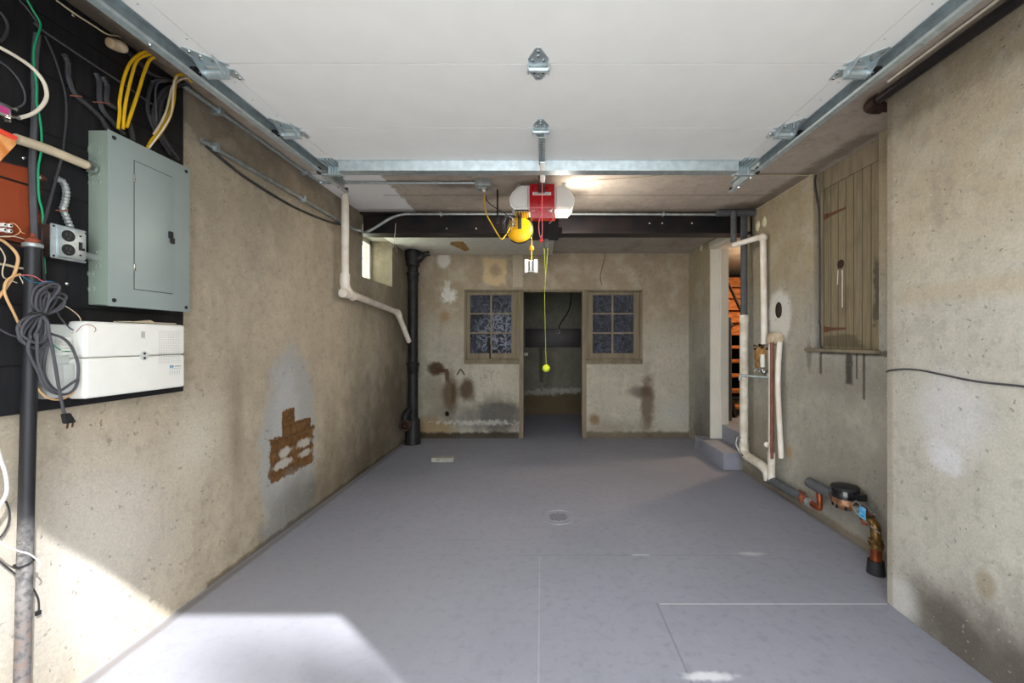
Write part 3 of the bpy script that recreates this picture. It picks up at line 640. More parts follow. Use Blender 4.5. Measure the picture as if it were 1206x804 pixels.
bm = B(); zc = ZC-.018; tube(bm, [(XL+.035, 1.9, zc), (XL+.035, 2.6, zc), (XL+.035, 3.04, zc), (XL+.05, 3.09, zc), (XL+.09, 3.105, zc), (-1.0, 3.105, zc), (-.50, 3.105, zc)], .010, 10, k=4)
c2 = T('electrical_conduit', 'thin metal conduit at the left ceiling corner leading to the ceiling outlet', 'conduit', bm, 'galvanized')
bm = B(); box(bm, (XL+.001, 2.12, zc-.02), (XL+.055, 2.15, ZC-.001), .003); box(bm, (-.80, 3.09, zc-.014), (-.785, 3.12, ZC-.001), .003); box(bm, (XL+.01, 2.9, zc-.016), (XL+.055, 2.93, ZC-.001), .003); parts('conduit_strap', bm, 'galvanized', c2)
ob = E('ceiling_outlet', 'small grey metal outlet box on the ceiling left of the opener', 'outlet', (-.435, 3.1, ZC-.07)); bm = B(); box(bm, (-.495, 3.05, ZC-.058), (-.375, 3.16, ZC-.001), .01); box(bm, (-.475, 3.07, ZC-.072), (-.405, 3.14, ZC-.055), .006); part('outlet_box', bm, 'galvanized_dull', ob)
bm = B(); lathe(bm, (-.43, 3.09, ZC-.07), (0, 0, -1), [(0, .014), (.018, .012), (.022, .008)], 12); part('plug', bm, 'cord_white', ob)
bm = B(); Q = lambda x, y, Y=3.15: PY(x, y, Y)
tube(bm, [Q(571, 229, 3.09), Q(570.5, 238), Q(573, 252), Q(580, 265), Q(587, 277), Q(591, 281.5), Q(596, 276, 3.2), Q(601, 268, 3.25), Q(605, 262, 3.28)], .0045, 8); T('power_cord', 'yellow power cord hanging from the ceiling outlet', 'cord', bm, 'cord_yellow')
bm = B(); tube(bm, [Q(572, 230, 3.09), Q(574, 237), Q(584, 245), Q(596, 252), Q(600, 258), Q(598, 270), Q(594, 273), Q(592, 262), Q(597, 254), Q(603, 258, 3.2), Q(602, 270, 3.2), Q(597, 275, 3.2), Q(594, 262, 3.2), Q(600, 253, 3.2), Q(606, 262, 3.24), Q(602, 267, 3.24), Q(599, 263, 3.24), Q(607, 266, 3.27)], .0042, 8); T('power_cord', 'black power cord coiled loosely beside the yellow reel', 'cord', bm, 'cord_black')
bm = B(); a = Q(586, 236, 3.3); b = Q(586, 263, 3.3); box(bm, (a.x-.006, 3.29, b.z), (a.x+.006, 3.31, ZC)); box(bm, (a.x-.012, 3.285, b.z-.01), (a.x+.012, 3.315, b.z+.06), .004); T('hanger_hook', 'dark hook strap hanging from the ceiling left of the reel', 'hook', bm, 'steel_black')
rl = E('cord_reel', 'round yellow retractable cord reel hanging below the opener', 'cord reel', (-.16, 3.35, 2.02)); c = PY(612, 271, 3.3)
bm = B(); lathe(bm, c, (.18, 1, 0), [(-.036, .02), (-.034, .075), (-.028, .095), (-.02, .101), (.02, .101), (.03, .092), (.036, .02)], 36); part('reel_case', bm, 'yellow_plastic', rl)
bm = B(); tube(bm, [c+Vector((.104*math.cos(a), -.01, .104*math.sin(a))) for a in [math.radians(x) for x in range(-130, 60, 10)]], .0065, 8); part('case_rim', bm, 'black_rubber', rl)
bm = B(); box(bm, (c.x-.012, 3.255, c.z+.0), (c.x+.018, 3.27, c.z+.105), .004); box(bm, (c.x-.012, 3.255, c.z+.09), (c.x+.018, 3.36, c.z+.105), .004); box(bm, (c.x-.01, 3.34, c.z+.09), (c.x+.014, 3.36, ZC-.001), .002); part('mount_arm', bm, 'black_rubber', rl)
bm = B(); p0 = PY(626, 281, 3.29); p1 = PY(626, 292, 3.29); p2 = PY(626, 306, 3.29); tube(bm, [PY(618, 284, 3.29), PY(624, 279, 3.29), p0, p1, p2], .0042, 8); part('cable', bm, 'cord_yellow', rl)
bm = B(); lathe(bm, p1+Vector((0, 0, .02)), (0, 0, -1), [(0, .006), (.006, .018), (.02, .021), (.034, .018), (.042, .006)], 16); part('cable_stop', bm, 'orange_plastic', rl)
bm = B(); q = PY(625.5, 313.5, 3.29); box(bm, (q.x-.052, 3.265, q.z-.054), (q.x-.022, 3.315, q.z+.052), .006); box(bm, (q.x+.022, 3.265, q.z-.054), (q.x+.052, 3.315, q.z+.052), .006); box(bm, (q.x-.022, 3.27, q.z-.046), (q.x+.022, 3.31, q.z+.046), .006); tp = part('triple_socket', bm, 'box_white', rl, 'white three-way socket block')
bm = B(); box(bm, (q.x-.018, 3.266, q.z-.04), (q.x-.008, 3.271, q.z+.04)); box(bm, (q.x+.008, 3.266, q.z-.04), (q.x+.018, 3.271, q.z+.04)); parts('socket_slot', bm, 'cord_grey', tp)
# tennis ball on its string
tb = E('tennis_ball', 'yellow-green tennis ball hanging on a string from the beam plate', 'ball', (.04, 3.82, .95)); bc = PY(643.3, 433.5, 3.82)
bm = B(); bmesh.ops.create_icosphere(bm, subdivisions=4, radius=.0345, matrix=Matrix.Translation(bc)); [setattr(f, 'smooth', True) for f in bm.faces]; part('ball', bm, 'tennis_felt', tb)
bm = B(); s0 = PY(641, 292, 3.82); s1 = PY(645, 292, 3.82); kn = PY(642.5, 325, 3.82)
tube(bm, [s0, kn], .0022, 6); tube(bm, [s1, PY(644, 310, 3.82), kn], .0022, 6); tube(bm, [kn, PY(641.5, 350, 3.82), PY(642.2, 390, 3.82), bc+Vector((0, 0, .03))], .0018, 6); part('string', bm, 'cord_lime', tb)
bm = B(); box(bm, (s0.x-.004, 3.812, s0.z), (s1.x+.006, 3.835, s0.z+.085), .004); part('clip', bm, 'black_rubber', tb)
bm = B(); tube(bm, [PZ(688, 213, ZC-.006), PZ(755, 209, ZC-.006), PZ(790, 206, ZC-.006), PZ(880, 206, ZC-.006), PZ(945, 206.5, ZC-.008), PZ(956, 205.5, ZC-.01)], .0026, 6, k=4); tube(bm, [PZ(956, 205.5, ZC-.01), (XR-.006, 3.2, ZC-.012), (XR-.006, 3.75, ZC-.012)], .0026, 6); T('ceiling_wire', 'thin cream wire across the ceiling to the right wall corner', 'wire', bm, 'cord_cream')
bm = B(); p = PY(466, 263, 3.8); tube(bm, [p, PY(465, 277, 3.8), PY(463, 291, 3.9)], .0025, 5); tube(bm, [PY(464, 285, 3.9), PY(468, 297, 3.95)], .0022, 5); T('wire_scrap', 'short white wire scrap dangling from the left end of the beam', 'wire', bm, 'cord_white')
# ---------- right side ----------
# hatch
ht = E('door_3', None, None, (1.99, (HY0+HY1)/2, HZ0), kind='structure')
bm = B(); box(bm, (1.995, HY0, HZ0), (2.03, HY1, ZC-.13)); part('hatch_boards', bm, 'grey_boards', ht)
bm = B(); box(bm, (1.985, HY0, ZC-.13), (2.03, HY1, ZC-.002), .004); part('hatch_header', bm, 'hatch_wood', ht) if 'hatch_wood' in MATS else part('hatch_header', bm, 'old_wood', ht)
bm = B(); box(bm, (1.989, HY1-.035, HZ0), (2.0, HY1-.002, ZC-.13), .002); part('hatch_stile', bm, 'old_wood', ht)
bm = B()
for z in (1.33, 2.12):
    yy = HY1-.04; prism(bm, [(1.994, yy, z-.022), (1.994, yy, z+.022), (1.994, yy-.06, z+.012), (1.994, yy-.21, z+.006), (1.994, yy-.21, z-.006), (1.994, yy-.06, z-.012)], (-.004, 0, 0))
parts('strap_hinge', bm, 'old_rust', ht)
bm = B(); p = PX(990, 311, 1.992); lathe(bm, p, (-1, 0, 0), [(0, .03), (.003, .028), (.004, .012)], 18); part('lock_plate', bm, 'rust_brown_pipe', ht)
bm = B(); tube(bm, [PX(987, 318, 1.993), PX(986.5, 335, 1.993)], .0022, 6); tube(bm, [PX(992, 318, 1.993), PX(992, 362, 1.993)], .0024, 6); parts('paint_drip', bm, 'ink_white', ht)
S('trim_1', box(B(), (XR-.03, HY0-.01, HZ0-.022), (2.03, HY1+.06, HZ0), .005), 'cement_sill')
bm = B(); tube(bm, [PX(961, 206, 1.94), PX(960, 215, 1.935), PX(962, 232, 1.938), PX(964.5, 250, 1.94), PX(965, 300, 1.94), PX(965.5, 370, 1.94), PX(965, 378, 1.932), PX(966, 385, 1.94), PX(966, 405, 1.94), PX(969, 411, 1.938)], .0065, 8); T('hatch_cable', 'dark cable clipped down the left edge of the wooden hatch', 'cable', bm, 'cord_black')
# black pipe above the pier
ps = E('ceiling_pipe', 'black steel pipe along the ceiling above the right pier', 'pipe', (XP-.04, 1.2, ZC-.07)); xp, zp = 1.598, ZC-.052
bm = B(); tube(bm, [(xp, .25, zp), (xp, 2.0, zp)], .021, 14); part('pipe_run', bm, 'steel_black', ps)
bm = B(); tube(bm, [(xp, 1.975, zp), (xp, 2.005, zp), (xp+.008, 2.03, zp), (xp+.035, 2.04, zp), (xp+.065, 2.04, zp)], .030, 16); tube(bm, [(xp+.06, 2.04, zp), (XR+.0, 2.04, zp)], .022, 14); part('elbow', bm, 'rust_brown_pipe', ps, 'rusty brown elbow')
bm = B(); tube(bm, [(xp-.012, .25, ZC-.012), (xp-.012, 1.0, ZC-.012), (xp-.016, 1.9, ZC-.012)], .0055, 8); T('ceiling_cable', 'cream cable running along the ceiling beside the black pipe', 'cable', bm, 'cord_white')
bm = B(); X = XP-.006; tube(bm, [(X+.012, YP+.006, 1.100), PX(1048, 436, X), PX(1065, 434.5, X), PX(1085, 436, X), PX(1110, 441, X), PX(1150, 449, X), PX(1206, 455, X), PX(1260, 463, X)], .0038, 8); T('wall_line', 'thin black cable strung across the right pier', 'cable', bm, 'cord_black')
# grey insulated pipes
ip = E('insulated_pipe', 'grey foam insulated pipe dropping beside the doorway from the ceiling', 'pipe', (1.87, 3.8, 1.48)); X2 = 1.862; Y2 = 3.83
bm = B(); tube(bm, [(1.62, 3.79, 2.415), (XR-.005, 3.79, 2.415)], .032, 16); tube(bm, [(1.60, 3.79, 2.415), (1.68, 3.79, 2.415)], .034, 16); part('foam_sleeve', bm, 'foam_grey', ip)
bm = B(); tube(bm, [(X2, Y2, 2.40), (X2, Y2, 1.47)], .030, 16); part('foam_sleeve', bm, 'foam_grey', ip)
bm = B(); tube(bm, [(1.725, 3.74, 2.41), (1.725, 3.74, 2.135)], .026, 14); part('foam_sleeve', bm, 'foam_grey', ip)
wp = E('waste_pipe', 'white plastic pipe below the grey foam pipe, turning at the floor', 'pipe', (1.87, 3.8, 0))
bm = B(); tube(bm, [(X2, Y2, 1.485), (X2, Y2, 1.425)], .040, 16); part('pipe_cap', bm, 'pvc_dirty', wp)
bm = B(); tube(bm, [(X2, Y2, 1.43), (X2, Y2, .25)], .036, 16); part('pipe_run', bm, 'pvc_dirty', wp)
bm = B(); tube(bm, [(X2, Y2, .94), (X2, Y2, .93)], .0385, 16); part('joint_ring', bm, 'cord_grey', wp)
bm = B(); tube(bm, [(X2, Y2, .30), (X2, Y2, .24), (X2, 3.78, .205), (X2, 3.65, .20), (X2, 3.5, .19), (X2, 3.43, .165), (X2, 3.41, .10)], [.042]+[.040]*47+[.036], 16); part('bend', bm, 'pvc_dirty', wp)
bm = B(); tube(bm, [(X2-.045, 3.86, .36), (X2-.07, 3.84, .30), (X2-.055, 3.8, .23), (X2-.02, 3.76, .2)], .012, 8); tube(bm, [(X2-.05, 3.82, .36), (X2+.05, 3.82, .35)], .007, 8); part('strap', bm, 'chrome', wp)
sp = E('supply_pipe', 'narrow white pipe with an elbow, coming down to the wall tap', 'pipe', (1.9, 3.58, 1.2))
bm = B(); tube(bm, [(1.715, 3.735, 2.105), (1.885, 3.575, 2.14)], .024, 14); part('pipe_run', bm, 'pvc_white', sp)
bm = B(); bmesh.ops.create_uvsphere(bm, u_segments=18, v_segments=12, radius=.037, matrix=Matrix.Translation((1.895, 3.565, 2.132))); part('elbow', bm, 'pvc_white', sp)
bm = B(); tube(bm, [(1.897, 3.565, 2.13), (1.899, 3.55, 1.22)], .026, 14); part('pipe_run', bm, 'pvc_white', sp)
# wall tap in its foam patch
tp = E('wall_tap', 'chrome wall tap with a long spout under a tan foam patch', 'tap', (1.9, 3.5, 1.0)); Y = 3.50
bm = B(); lathe(bm, PX(896, 420, XR-.001), (-1, 0, 0), [(0, .095), (.012, .09), (.026, .06), (.034, .03)], 14)
for v in bm.verts: v.co += Vector((0, random.uniform(-.012, .012), random.uniform(-.012, .012)))
for v in bm.verts: v.co.z = 1.12+(v.co.z-1.12)*1.15
part('foam_patch', bm, 'foam_tan', tp, 'tan spray foam patch')
bm = B()
for k in range(12):
    p = PX(random.uniform(888, 906), random.uniform(406, 411), XR-.03); bmesh.ops.create_icosphere(bm, subdivisions=1, radius=random.uniform(.007, .014), matrix=Matrix.Translation(p))
parts('foam_crumb', bm, 'rust_brown_pipe', tp)
bm = B(); p = PX(898.5, 424, XR-.055); tube(bm, [p+Vector((0, 0, .05)), p, p-Vector((0, 0, .06))], [.018, .022, .020], 12, smooth=False); part('connector', bm, 'box_white', tp)
bm = B(); p = PX(899, 436, XR-.06)
lathe(bm, p+Vector((0, 0, .02)), (0, 0, -1), [(0, .012), (.01, .022), (.03, .024), (.05, .016)], 14)
tube(bm, [p+Vector((0, -.06, 0)), p+Vector((0, .09, 0))], .013, 10)
for dy in (-.06, .02, .09):
    for a in range(4): tube(bm, [p+Vector((-.01, dy, 0)), p+Vector((-.02, dy+.022*math.cos(a*1.57+.7), .022*math.sin(a*1.57+.7)))], .006, 6)
part('valve_body', bm, 'chrome', tp)
bm = B(); a = PX(904, 444, XR-.05); b = Vector((1.74, 3.62, a.z)); tube(bm, [a+Vector((0, 0, .03)), a, a+Vector((-.02, .01, 0)), b, b+Vector((-.012, .004, -.006)), b+Vector((-.016, .006, -.04))], .0085, 10, k=5); part('spout', bm, 'galvanized', tp)
# vertical pipes beside the tap
rz = E('riser_pipes', 'copper riser pipe between two white pipes under a round cap', 'pipe', (1.9, 3.37, .12))
bm = B(); p = PX(911, 398.5, 1.89); lathe(bm, p+Vector((-.045, -.01, 0)), (1, 0, 0), [(0, .02), (.004, .042), (.02, .05), (.09, .05)], 18); part('round_cap', bm, 'porcelain', rz)
bm = B(); tube(bm, [(1.905, 3.33, 1.24), (1.885, 3.32, .9), (1.90, 3.30, .32)], .021, 12); part('white_pipe', bm, 'pvc_white', rz)
bm = B(); tube(bm, [(1.87, 3.40, 1.25), (1.87, 3.40, .33)], .017, 12); part('white_pipe', bm, 'pvc_white', rz)
bm = B(); tube(bm, [(1.853, 3.35, 1.235), (1.853, 3.35, .3)], .0135, 12); part('copper_pipe', bm, 'copper_dull', rz, 'dull copper pipe')
bm = B(); tube(bm, [(1.86, 3.37, .345), (1.86, 3.37, .115)], .029, 14); part('pipe_sleeve', bm, 'pvc_dirty', rz)
bm = B(); bmesh.ops.create_uvsphere(bm, u_segments=12, v_segments=8, radius=.022, matrix=Matrix.Translation((1.84, 3.40, .40))); part('clamp', bm, 'pvc_white', rz)
# lower water line
lw = E('floor_pipe', 'grey foam insulated pipe low on the right wall with a copper bend', 'pipe', (1.87, 3.1, .07)); zl = .125; xw = 1.865
bm = B(); tube(bm, [(xw, 3.46, zl-.02), (xw, 3.36, zl-.01), (xw, 2.99, zl+.002)], .034, 14); part('foam_sleeve', bm, 'foam_grey', lw)
bm = B(); tube(bm, [(xw, 3.0, zl), (xw, 2.80, zl+.01)], .014, 10); tube(bm, [(xw-.005, 2.86, zl), (xw-.005, 2.80, zl), (xw-.004, 2.785, zl+.03), (xw, 2.80, zl+.16)], .019, 12); part('copper_bend', bm, 'copper', lw, 'shiny copper bend')
bm = B(); lathe(bm, (xw, 2.985, zl), (0, -1, 0), [(0, .02), (.006, .030), (.035, .030), (.04, .02)], 10); tube(bm, [(xw-.01, 2.965, zl-.03), (xw-.01, 2.965, zl+.045)], .010, 8); obox(bm, (xw-.01, 2.965, zl+.05), (1, 0, 0), (0, 1, 0), (0, 0, 1), (.012, .07, .010), .003); part('gate_valve', bm, 'rust', lw, 'rusty red valve')
bm = B(); lathe(bm, (xw, 2.925, zl), (0, -1, 0), [(0, .018), (.0, .026), (.02, .026), (.022, .02), (.03, .02), (.03, .027), (.05, .027), (.05, .018)], 8, False); part('union_nut', bm, 'galvanized_dull', lw)
up = E('feed_pipe', 'short grey foam insulated pipe leading to the water meter', 'pipe', (1.87, 2.8, .2)); zf = .262
bm = B(); tube(bm, [(1.868, 2.905, zf), (1.858, 2.66, zf)], .035, 14); tube(bm, [(1.868, 2.905, zf), (1.868, 2.915, zf)], [.035, .028], 14); part('foam_sleeve', bm, 'foam_grey', up)
bm = B(); lathe(bm, (1.856, 2.665, zf), (0, -1, 0), [(0, .018), (0, .024), (.02, .024), (.02, .016), (.028, .016)], 8, False); part('nut', bm, 'chrome', up)
# water meter
wm = E('water_meter', 'water meter with a black lid and bronze body on the right wall', 'water meter', (1.84, 2.52, .22)); mc = Vector((1.845, 2.53, .292))
bm = B(); lathe(bm, mc, (0, 0, -1), [(-.01, .06), (.006, .066), (.03, .066), (.034, .058), (.052, .052), (.066, .03)], 28); tube(bm, [(mc.x, 2.64, zf+.0), (mc.x, 2.42, zf)], .022, 12); part('meter_body', bm, 'bronze', wm, 'bronze lower body')
bm = B()
for k in range(8):
    a = k*math.pi/4+.2; q = mc+Vector((.062*math.cos(a), .062*math.sin(a), -.034)); tube(bm, [q, q-Vector((0, 0, .018))], .006, 6)
parts('flange_bolt', bm, 'steel_black', wm)
bm = B(); lathe(bm, mc+Vector((0, 0, .005)), (0, 0, 1), [(0, .064), (.004, .07), (.05, .07), (.056, .066)], 28); box(bm, (mc.x-.005, mc.y-.105, mc.z+.018), (mc.x+.055, mc.y-.03, mc.z+.058), .006); part('register', bm, 'black_gloss', wm, 'glossy black register')
bm = B(); lathe(bm, mc+Vector((0, 0, .058)), (0, 0, 1), [(0, .074), (.014, .074), (.02, .064), (.022, .02)], 28); lathe(bm, mc+Vector((.06, 0, .062)), (0, 0, 1), [(0, .016), (.014, .016)], 10); part('lid', bm, 'black_rubber', wm)
# valve, tag, brass elbow and copper down pipe
mp = E('main_pipe', 'brass elbow and copper pipe rising from a black floor boot', 'pipe', (1.795, 2.24, 0)); xm = 1.80
bm = B(); tube(bm, [(mc.x, 2.44, zf+.005), (1.83, 2.38, .262), (1.815, 2.31, .262)], .013, 10); tube(bm, [(1.845, 2.43, zf), (1.843, 2.41, zf)], .026, 8); part('coupling', bm, 'galvanized_dull', mp)
bm = B(); lathe(bm, (1.815, 2.345, .262), (0, -1, 0), [(0, .018), (.004, .03), (.05, .03), (.06, .02)], 10); tube(bm, [(1.80, 2.32, .225), (1.80, 2.32, .33)], .014, 8); part('ball_valve', bm, 'rust', mp, 'rusty red valve body')
bm = B(); tube(bm, [(1.80, 2.32, .335), (1.79, 2.34, .340), (1.79, 2.30, .335), (1.79, 2.25, .318)], .005, 6); obox(bm, (1.79, 2.27, .325), (1, 0, 0), (0, 1, .3), (0, -.3, 1), (.014, .09, .003), .001); part('valve_lever', bm, 'chrome', mp)
bm = B(); tube(bm, [(1.808, 2.30, .262), (1.80, 2.27, .262), (1.797, 2.243, .25), (1.795, 2.235, .215), (1.795, 2.235, .17)], [.024]*9+[.0255]*24, 14); part('elbow', bm, 'brass', mp)
bm = B(); tube(bm, [(1.795, 2.235, .185), (1.795, 2.235, .135)], .032, 8, smooth=False); tube(bm, [(1.795, 2.235, .165), (1.795, 2.235, .150)], .036, 12); part('brass_collar', bm, 'brass', mp)
bm = B(); tube(bm, [(1.795, 2.235, .14), (1.795, 2.235, .03)], .0265, 16); part('down_pipe', bm, 'copper', mp, 'orange copper down pipe')
bm = B(); tube(bm, [(1.795, 2.235, .072), (1.795, 2.235, .001)], [.037, .042], 18, smooth=False); part('floor_boot', bm, 'black_rubber', mp)
bt = T('meter_tag', 'bright blue plastic tag hanging on the valve beside the meter', 'tag', box(B(), *[tuple(v) for v in (PX(1011.5, 595, 1.775), PX(1020, 612, 1.779))], .001), 'blue_tag')
bm = B(); p = PX(1013.5, 605.5, 1.7735); q = PX(1018, 609.5, 1.7735); box(bm, (p.x, p.y, p.z), (p.x+.001, q.y, q.z)); part('barcode_patch', bm, 'ink_blue', bt)
bm = B(); tube(bm, [PX(1004, 596, 1.80), PX(1008, 602, 1.79), PX(1012, 607, 1.785), PX(1022, 616, 1.78), PX(1036, 628, 1.757)], .0032, 6); tube(bm, [PX(1003, 594, 1.80), PX(1008, 590, 1.80), PX(1013, 594, 1.78)], .003, 6); T('bonding_wire', 'thin grey bonding wire looped between the meter and brass elbow', 'wire', bm, 'galvanized_dull')
# hole with its plaster ring, foam dabs
bm = B(); p = PX(917.5, 365, XR); prism(bm, [(XR+.001, p.y+.036*math.cos(a)*1.1, p.z+.062*math.sin(a)) for a in [k*math.pi/10 for k in range(20)]], (-.004, 0, 0)); hr = T('pipe_hole', 'dark oval pipe hole in the right wall above the riser', 'hole', bm, 'rust_brown_pipe')
bm = B(); tube(bm, [(XR-.004, p.y+.036*math.cos(a)*1.1, p.z+.062*math.sin(a)) for a in [k*math.pi/10 for k in range(21)]], .004, 6); part('hole_rim', bm, 'dark_line', hr)
for i, (px, py, X, lab) in enumerate(((892.5, 266, XR, 'left cream foam dab high on the right wall'), (900.5, 261, XR, 'right cream foam dab high on the right wall'), (826, 292, XR2, 'cream foam dab on the rear right wall near the ceiling'))):
    bm = B(); p = PX(px, py, X-.004); bmesh.ops.create_icosphere(bm, subdivisions=3, radius=.03, matrix=Matrix.Translation(p) @ Matrix.Diagonal((.5, 1.1, 1.5 if i != 2 else 1.2, 1)))
    for v in bm.verts: v.co += Vector((0, random.uniform(-.004, .004), random.uniform(-.006, .006)))
    T('foam_dab', lab, 'foam dab', bm, 'plaster_dab')
bm = B(); box(bm, (XR-.008, 3.84, 2.22), (XR-.001, 3.86, 2.42), .002); T('wall_strap', 'narrow dark metal strap in the right ceiling corner', 'strap', bm, 'rust_brown_pipe')
# stairwell: open wooden steps, post, lamp
st = E('wooden_stairs', 'open wooden staircase seen through the doorway on the right', 'stairs', (2.7, 5.6, .32))
for k in range(10):
    z = .40+k*.185; y = 5.15+k*.13; bm = B(); box(bm, (2.14, y, z), (3.4, y+.20, z+.04), .004); part('stair_tread', bm, 'bare_wood', st)
    if k > 4: bm = B(); box(bm, (2.16, y+.205, z+.05), (3.38, y+.222, z+.175)); part('riser_board', bm, 'bare_wood', st)
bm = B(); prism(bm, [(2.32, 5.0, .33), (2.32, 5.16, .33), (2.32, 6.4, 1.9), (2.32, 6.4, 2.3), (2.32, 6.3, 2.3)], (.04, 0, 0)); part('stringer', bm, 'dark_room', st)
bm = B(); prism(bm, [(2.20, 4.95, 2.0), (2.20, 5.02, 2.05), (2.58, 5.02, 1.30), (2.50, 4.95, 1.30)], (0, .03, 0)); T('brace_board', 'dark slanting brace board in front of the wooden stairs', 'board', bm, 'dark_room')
bm = B(); tube(bm, [(2.185, 4.85, .321), (2.18, 4.85, 1.52)], .030, 14); pst = T('stair_post', 'blue-grey metal post standing inside the doorway on the step', 'post', bm, 'foam_grey')
bm = B(); tube(bm, [(2.18, 4.85, 1.40), (2.18, 4.85, 1.46)], .038, 14); tube(bm, [(2.18, 4.85, 1.42), (2.23, 4.83, 1.43)], .02, 10); part('pipe_joint', bm, 'foam_grey', pst)
lm = E('bare_bulb', 'bare light bulb lighting the wooden stairs, mostly hidden', 'lamp', (3.1, 4.9, 2.2)); bm = B(); bmesh.ops.create_uvsphere(bm, u_segments=16, v_segments=10, radius=.035, matrix=Matrix.Translation((3.1, 4.9, 2.20))); part('bulb', bm, 'lamp_glow', lm)
bm = B(); lathe(bm, (3.1, 4.9, ZC2), (0, 0, -1), [(0, .05), (.03, .05), (.05, .025), (.14, .02)], 16); part('lamp_holder', bm, 'porcelain', lm)
l = bpy.data.lights.new('stair_bulb', 'POINT'); l.energy = STL; l.color = (1, .72, .45); l.shadow_soft_size = .05; lo = bpy.data.objects.new('stair_bulb', l); C.objects.link(lo); lo.location = (3.0, 4.85, 2.12)
# ---------- rear: soil stack, drain pipe, far room, floor ----------
sk = E('soil_stack', 'black cast iron soil pipe in the back left corner', 'pipe', (-1.575, 5.03, 0)); xs, ys = -1.56, 5.04
bm = B(); tube(bm, [(xs, ys, ZC2-.02), (xs, ys, .30)], .060, 20); part('pipe_run', bm, 'cast_iron', sk)
for z in (2.02, .93): bm = B(); lathe(bm, (xs, ys, z+.06), (0, 0, -1), [(0, .064), (.01, .077), (.035, .077), (.05, .068), (.12, .066), (.13, .061)], 20); part('hub', bm, 'cast_iron', sk)
bm = B(); lathe(bm, (xs, ys, 2.14), (0, 0, 1), [(0, .062), (.02, .08), (.06, .08), (.09, .09), (.19, .09), (.2, .06)], 20); tube(bm, [(xs, ys, 2.2), (xs+.09, ys, 2.26), (xs+.13, ys, 2.29), (xs+.20, ys+.01, 2.31)], [.05]*8+[.045]*8+[.03]*9, 14); part('top_fitting', bm, 'cast_iron', sk)
bm = B(); lathe(bm, (xs, ys, .32), (0, 0, -1), [(0, .062), (.03, .085), (.30, .09), (.318, .095)], 20); tube(bm, [(xs-.02, ys-.02, .42), (xs-.055, ys-.10, .36), (xs-.06, ys-.13, .24)], .045, 14); part('base_bend', bm, 'cast_iron', sk)
bm = B(); p = Vector((xs-.045, ys-.16, .255)); tube(bm, [p+Vector((.058*math.cos(a), 0, .058*math.sin(a))) for a in [k*math.pi/8 for k in range(17)]], .013, 10, k=2); lathe(bm, p, (0, -1, 0), [(-.02, .05), (0, .045), (.02, .02), (.03, .018)], 16); part('cleanout_plug', bm, 'rust_brown_pipe', sk)
dp = E('drain_pipe', 'white plastic drain pipe on the left wall running down to the soil pipe', 'pipe', (XL+.05, 4.2, 1.2)); xd = -1.605
V3 = Vector; top = PX(406.5, 236, xd); yv = top.y; b1 = V3((xd, yv, 1.655)); b0 = V3((xd, yv, ZC-.005)); e1 = PX(468, 368, xd); e1.y = 4.62; e1 = PX(468.5, 368, xd); e2 = PY(482.5, 404, 5.0)
bm = B(); tube(bm, [b0, b1+V3((0, 0, .06))], .029, 14); part('pipe_run', bm, 'pvc_white', dp)
bm = B(); tube(bm, [b1+V3((0, 0, .14)), b1+V3((0, 0, .05)), b1+V3((0.01, .03, 0)), b1+V3((.012, .12, -.035))], .037, 14); lathe(bm, b1+V3((.0, -.05, -.02)), (.1, 1, 0), [(0, .03), (.005, .038), (.08, .038)], 16); part('cleanout_elbow', bm, 'pvc_white', dp)
bm = B(); tube(bm, [b1+V3((.01, .06, -.015)), e1], .029, 14); part('pipe_run', bm, 'pvc_white', dp)
bm = B(); tube(bm, [e1.lerp(b1, .04), e1, e1.lerp(e2, .12)], .035, 12); part('elbow', bm, 'pvc_white', dp)
bm = B(); tube(bm, [e1, e2], .029, 14); part('pipe_run', bm, 'pvc_white', dp)
bm = B(); dd = (e2-e1).normalized(); tube(bm, [e2-dd*.03, e2+dd*.02], .036, 14); part('end_joint', bm, 'cast_iron', dp)
bb = T('wall_board', 'long dark board mounted on the far wall seen through the doorway', 'board', box(B(), (-.28, YBB-.03, 1.135), (1.1, YBB-.001, 1.452), .008), 'steel_black')
bm = B(); rg = PY(657.5, 390.5, YBB-.05); tube(bm, [PY(672.5, 338, YBB-.03), PY(672.5, 350, YBB-.03), PY(670, 365, YBB-.03), PY(660, 381, YBB-.035), rg+Vector((0, .01, .02))], .011, 8); hk = T('hanging_cable', 'black cable hanging to a ring on the far wall', 'cable', bm, 'cord_black')
bm = B(); tube(bm, [rg+Vector((.028*math.cos(a), -.0, .028*math.sin(a))) for a in [k*math.pi/8 for k in range(17)]], .007, 8, k=2); part('ring', bm, 'galvanized_dull', hk)
p = PY(619.5, 417, YBB); sw = T('far_switch', 'small white wall switch on the far wall at the left of doorway', 'switch', box(B(), (p.x-.05, YBB-.03, p.z-.025), (p.x+.035, YBB-.001, p.z+.025), .006), 'box_white')
bk = B(); box(bk, (-1.135, 4.27, 0), (-.905, 4.37, .045), .008, 2); blk = T('concrete_brick', 'loose grey concrete brick lying on the floor near the back left', 'brick', bk, 'concrete_block')
fd = E('floor_drain', 'round painted floor drain in the middle of the floor', 'drain', (.118, 2.945, 0)); c = Vector((.118, 2.945, 0))
bm = B(); tube(bm, [c+Vector((.118*math.cos(a), .118*math.sin(a), .001)) for a in [k*math.pi/18 for k in range(37)]], .004, 8, k=2); part('rim', bm, 'floor_paint', fd)
bm = B(); lathe(bm, c, (0, 0, 1), [(0, .08), (.003, .078), (.0035, .07)], 32)
part('grate', bm, 'floor_paint', fd); bm = B()
for i in range(-4, 5):
    for j in range(-4, 5):
        x = (i+.5*(j % 2))*.016; y = j*.015
        if x*x+y*y < .062**2: lathe(bm, (c.x+x, c.y+y, .0033), (0, 0, 1), [(0, .0048), (.0008, .0048)], 6)
